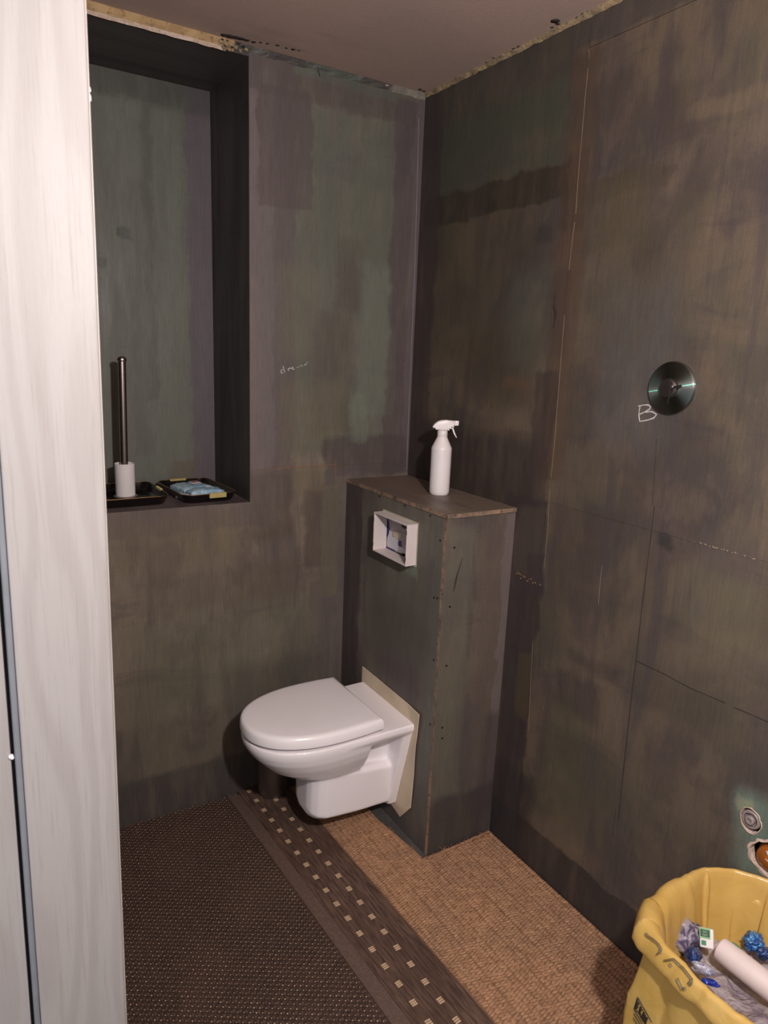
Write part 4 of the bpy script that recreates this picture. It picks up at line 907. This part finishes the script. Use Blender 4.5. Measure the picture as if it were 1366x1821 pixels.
for j in range(len(PROF) - 1):
    for i in range(NRG): F.append((j * NRG + i, j * NRG + (i + 1) % NRG, (j + 1) * NRG + (i + 1) % NRG, (j + 1) * NRG + i))
F.append(tuple(range(NRG))[::-1]); F.append(tuple((len(PROF) - 1) * NRG + i for i in range(NRG)))
def bag_mat():
    t = NT('yellow_film'); P = t.pos(); n = t.noise(P, 9, 4, .6, .5); c = t.noise(P, 26, 5, .6, 1.2)
    col = t.mix(t.rng(n, .3, .7), lin((214, 174, 92)), lin((222, 185, 108)))
    t.set(Base_Color=col, Roughness=.26, Specular_IOR_Level=.5, Transmission_Weight=0.0)
    tr = t.n('ShaderNodeBsdfTranslucent'); t.l(col, tr.inputs['Color']); mx = t.n('ShaderNodeMixShader'); mx.inputs[0].default_value = .28
    outn = t.t.nodes['Material Output']; t.l(t.b.outputs[0], mx.inputs[1]); t.l(tr.outputs[0], mx.inputs[2]); t.l(mx.outputs[0], outn.inputs['Surface'])
    t.bump(t.math('ADD', t.math('MULTIPLY', c, .6), n), 0.005, .5); return t.m
M_bag = bag_mat()
bg = thing('rubbish_bag', (-0.2, -1.62, 0.008), 'yellow plastic rubbish bag with rolled rim on floor by the right wall', 'bag')
bagm = pyd('bag_film', V, F, M_bag, bg, True)
bvh = BVHTree.FromPolygons([Vector(q) for q in V], F)
def onbag(px, py, off=0.0012):
    d = ray(px, py).normalized(); h = bvh.ray_cast(CAM, d)
    if h[0] is None: return None
    nn = h[1] if h[1].dot(d) < 0 else -h[1]
    return h[0] + nn * off
M_ink = plain('grey_ink', (112, 96, 66), .5); M_blk = plain('black_ink', (44, 38, 34), .5)
def bagstrokes(name, lines, r, mat):
    bm = bmesh.new()
    for ln in lines:
        pts = []
        for (a, b), (c, d) in zip(ln, ln[1:]):
            m = max(2, int(math.hypot(c - a, d - b) / 2.5))
            for k in range(m): pts.append((a + (c - a) * k / m, b + (d - b) * k / m))
        pts.append(ln[-1]); W3 = [onbag(x, y) for x, y in pts]; W3 = [q for q in W3 if q is not None]
        run = []
        for q in W3 + [None]:
            if q is not None and (not run or (q - run[-1]).length < .02): run.append(q)
            else:
                if len(run) > 1: add_tube(bm, run, r, 6, .4)
                run = [q] if q is not None else []
    return bmo(name, bm, mat, bg) if len(bm.verts) else bm.free()
o2 = (6.83, 1090, 1640)
bagstrokes('printed_mark', sc([[(410, 135), (425, 165), (500, 215), (555, 270), (590, 320), (580, 360), (540, 390)]], *o2), .0036, M_ink)
bagstrokes('printed_mark', sc([[(630, 465), (690, 455), (745, 450), (800, 500), (870, 570), (925, 640), (965, 690), (950, 730), (925, 760)], [(700, 500), (715, 540)], [(790, 680), (830, 760), (850, 810), (880, 790), (890, 820)]], *o2), .0036, M_ink)
def logo(st): return sc([[(278 + .49 * u + .30 * v, 1048 + .87 * u - .95 * v) for u, v in l] for l in st], *o2)
bagstrokes('printed_logo', logo([[(-18, -22), (-18, 128)], [(-18, 128), (330, 128)], [(-18, -22), (330, -22)]]), .0015, M_blk)
bagstrokes('printed_letter', logo([[(50, 8), (5, 8), (5, 98), (50, 98)], [(5, 53), (42, 53)]]), .0022, M_blk)
bagstrokes('printed_letter', logo([[(78, 8), (78, 98)], [(122, 98), (80, 50), (125, 8)]]), .0022, M_blk)
bagstrokes('printed_letter', logo([[(152, 8), (152, 98)]]), .0022, M_blk)
bagstrokes('printed_letter', logo([[(182, 8), (182, 98), (228, 8), (228, 98)]]), .0022, M_blk)
bagstrokes('printed_line', logo([[(0, -62), (150, -62)], [(10, -105), (120, -105)]]), .0013, M_blk)
tube('film_fold', [(-.119, -1.438, .4985), (-.121, -1.441, .485), (-.125, -1.446, .462), (-.131, -1.452, .43), (-.142, -1.464, .395), (-.158, -1.480, .362)], [.003, .008, .0105, .010, .008, .003], M_bag, bg, 14, .8, (0.3, -1, 0))

# contents of the bag
def crumple(name, c, dims, mat, parent, seed, sub=4, amp=.35, rot=(0, 0, 0), fr=1.6):
    bm = bmesh.new(); bmesh.ops.create_icosphere(bm, subdivisions=sub, radius=1.0)
    R_ = Matrix.Rotation(rot[2], 3, 'Z') @ Matrix.Rotation(rot[1], 3, 'Y') @ Matrix.Rotation(rot[0], 3, 'X')
    for q in bm.verts:
        p = q.co.copy(); s = 1 + amp * (mnoise.noise(p * fr + seeded(seed)) + .8 * (0.5 - abs(mnoise.noise(p * fr * 2.1 + seeded(seed + 1)))) * 1.2 - .2)
        q.co = R_ @ Vector((p.x * dims[0] * s, p.y * dims[1] * s, p.z * dims[2] * s)) + Vector(c)
    o = bmo(name, bm, mat, parent, True); return o
ZC = 0.385
def cz(px, py, z): return onp(px, py, 2, z)
def print_mat(name, cs, sc_, rough=.35):
    t = NT(name); P = t.pos(); n = t.noise(P, sc_, 2, .4, 2.0); m = t.noise(P, sc_ * .6, 2, .4)
    col = t.mix(t.rng(n, .50, .53), lin(cs[0]), lin(cs[1])); col = t.mix(t.rng(m, .60, .62), col, lin(cs[2])); t.set(Base_Color=col, Roughness=rough); t.bump(t.noise(P, 160, 4), .002); return t.m
cw = crumple('crumpled_wrapper', cz(1208, 1664, .392), (.050, .032, .034), print_mat('grey_wrapper', ((150, 140, 150), (84, 76, 104), (58, 48, 80)), 34), None, 3, 4, .45, (.3, .2, -.5), 2.0)
tag(cw, 'crumpled grey and violet printed wrapper at back left inside the yellow bag', 'wrapper')
# white tube
ta, tb_ = cz(1280, 1686, .405), cz(1395, 1776, .398)
ax = (tb_ - ta).normalized(); TM = ax.to_track_quat('Z', 'X').to_matrix().to_4x4()
wt = thing('white_tube', ta, 'thick white cardboard tube lying across the contents of yellow bag', 'tube')
M_tube = plain('white_tube', (214, 200, 198), .5, var=.03)
lathe('tube_body', [(0.0, 0.0), (0.021, 0.0), (0.0232, 0.002), (0.0238, 0.006), (0.0246, 0.02), (0.0250, 0.19), (0.0, 0.19)], ta, M_tube, wt, 36, TM, False, False)
M_grn = plain('green_print', (52, 128, 92), .4); M_lgr = plain('pale_green_label', (142, 184, 140), .4)
side = ax.cross(Vector((0, 0, 1))).normalized(); upv = side.cross(ax).normalized()
def ontube(a, ang, r=.0253): return ta + ax * a + (upv * math.cos(ang) - side * math.sin(ang)) * r
def tubemark(name, pts, mat):
    bm = bmesh.new(); add_tube(bm, [ontube(a, g) for a, g in pts], [.0008] + [.003] * (len(pts) - 2) + [.0008], 6, .4); bmo(name, bm, mat, wt)
tubemark('leaf_print', [(.010, .95), (.018, .80), (.026, .70), (.034, .62)], M_grn); tubemark('leaf_print', [(.026, .95), (.036, .85), (.044, .78)], M_plug)
tubemark('leaf_print', [(.075, .95), (.09, .80), (.105, .70), (.115, .66)], plain('pale_teal', (140, 160, 164), .4)); tubemark('leaf_print', [(.105, .6), (.118, .48), (.13, .42)], M_dark)
# mint box
mc = cz(1257, 1668, .412); mb = thing('mint_box', mc, 'small green and white mint box leaning at the end of the white tube', 'box')
bm = bmesh.new(); add_box(bm, -.0135, .0135, -.0085, .0085, -.0185, .0185, .003, 3)
vdir = (CAM - mc).normalized(); zax = (Vector((0, 0, 1)) - vdir * vdir.z * .9); fr_ = (vdir - Vector((0, 0, .12))).normalized(); xax = Vector((0, 0, 1)).cross(fr_).normalized(); up_ = fr_.cross(xax)
rr = Matrix.Rotation(.18, 3, fr_)
MB_ = Matrix(((rr @ xax), (rr @ -fr_), (rr @ up_))).transposed()
def mbp(bm):
    for q in bm.verts: q.co = MB_ @ q.co + mc
mbp(bm); bmo('box_shell', bm, M_wplast, mb)
bm = bmesh.new(); add_box(bm, -.0137, .0075, -.0096, -.0080, -.001, .0187, .0004, 1); mbp(bm); bmo('pale_green_label', bm, M_lgr, mb)
bm = bmesh.new(); add_box(bm, -.0118, .0058, -.0102, -.0090, .0022, .0160, .0010, 2); mbp(bm); bmo('dark_green_panel', bm, plain('dark_green', (24, 84, 48), .4), mb)
bm = bmesh.new(); add_box(bm, -.0100, -.001, -.0098, -.0084, -.0135, -.0045, .0004, 1); mbp(bm); bmo('green_leaf_print', bm, M_grn, mb)
for k, tx in enumerate(('tic', 'tac')):
    cu = bpy.data.curves.new('brand_lettering', 'FONT'); cu.body = tx; cu.size = .0085; cu.extrude = .0003; cu.align_x = 'CENTER'
    to = bpy.data.objects.new('t', cu); COL.objects.link(to); dg = bpy.context.evaluated_depsgraph_get(); dg.update()
    me = bpy.data.meshes.new_from_object(to.evaluated_get(dg)); bpy.data.objects.remove(to)
    me.name = 'lettering'
    for q in me.vertices: q.co = MB_ @ Vector((q.co.x - .0030, -.0104, q.co.y + .0096 - .0060 * k)) + mc if True else q.co
    link('lettering', me, M_wp, mb)
# blue sweet wrappers
def foil(name, c1, c2):
    t = NT(name); P = t.pos(); n = t.noise(P, 60, 3, .5, 1.0)
    t.set(Base_Color=t.mix(t.rng(n, .45, .6), lin(c1), lin(c2)), Roughness=.12, Metallic=.35, Coat_Weight=.6); t.bump(t.noise(P, 90, 3, .5, 1.0), .006); return t.m
M_foil = foil('blue_foil', (22, 40, 96), (40, 74, 130)); M_foil2 = foil('bright_blue_foil', (28, 84, 160), (84, 150, 196)); M_fw = foil('white_foil', (190, 190, 206), (150, 160, 186))
c1 = cz(1233, 1699, .405); s1 = thing('sweet_wrapper', c1, 'dark blue and white sweet wrapper by the left rim inside yellow bag', 'wrapper')
crumple('wrapper_body', c1, (.017, .015, .016), M_foil, s1, 11, 3, .22)
c1b = cz(1249, 1722, .405); crumple('wrapper_twist', c1b, (.012, .020, .010), M_fw, s1, 15, 3, .5, (0, .2, .5)); 
c1c = cz(1263, 1747, .408); crumple('wrapper_tail', c1c, (.007, .016, .006), foil('royal_blue', (18, 40, 150), (40, 80, 190)), s1, 17, 3, .4, (0, .2, .6))
c2 = cz(1340, 1675, .385); s2 = thing('sweet_wrapper', c2, 'bright blue crinkled sweet wrapper behind the white tube inside yellow bag', 'wrapper')
crumple('wrapper_body', c2, (.020, .018, .018), M_foil2, s2, 21, 4, .55, (0, 0, .3), 2.2); crumple('wrapper_tail', cz(1362, 1696, .385), (.02, .012, .012), M_foil, s2, 23, 3, .45, (0, 0, -.6), 2.2)
# clear film filling the rest of the bag
def film_mat():
    t = NT('clear_film'); P = t.pos(); n = t.noise(P, 14, 4, .6, 1.0)
    t.set(Base_Color=t.mix(t.rng(n, .4, .62), lin((186, 176, 180)), lin((140, 128, 144))), Roughness=.2, Coat_Weight=.5, Alpha=.85); t.bump(t.noise(P, 40, 4, .55, 1.4), .012); return t.m
n_g = 56; V = []; F = []
for i in range(n_g):
    for j in range(n_g):
        x = -.375 + .36 * i / (n_g - 1); y = -1.84 + .42 * j / (n_g - 1); p = Vector((x * 14, y * 14, 2))
        z = .348 + .018 * mnoise.noise(p * .6) + .020 * (0.5 - abs(mnoise.noise(p * 1.1 + Vector((3, 3, 3)))))
        z += .028 * math.exp(-(((x + .24) / .07) ** 2 + ((y + 1.66) / .07) ** 2))
        V.append((x, y, z))
ring_in = [(ring[i][0] + inw[i][0] * (ring[i][3] + .024), ring[i][1] + inw[i][1] * (ring[i][3] + .024)) for i in range(0, NRG, 4)]
ok = [inpoly(v[0], v[1], ring_in) for v in V]
for i in range(n_g - 1):
    for j in range(n_g - 1):
        q = (i * n_g + j, (i + 1) * n_g + j, (i + 1) * n_g + j + 1, i * n_g + j + 1)
        if all(ok[k] for k in q): F.append(q)
fo = pyd('clear_film', V, F, film_mat(), None, True); bmx = bmesh.new(); bmx.from_mesh(fo.data); bmesh.ops.delete(bmx, geom=[v for v in bmx.verts if not v.link_faces], context='VERTS'); bmx.to_mesh(fo.data); bmx.free()
tag(fo, 'crumpled clear plastic film under the other rubbish in the yellow bag', 'film')
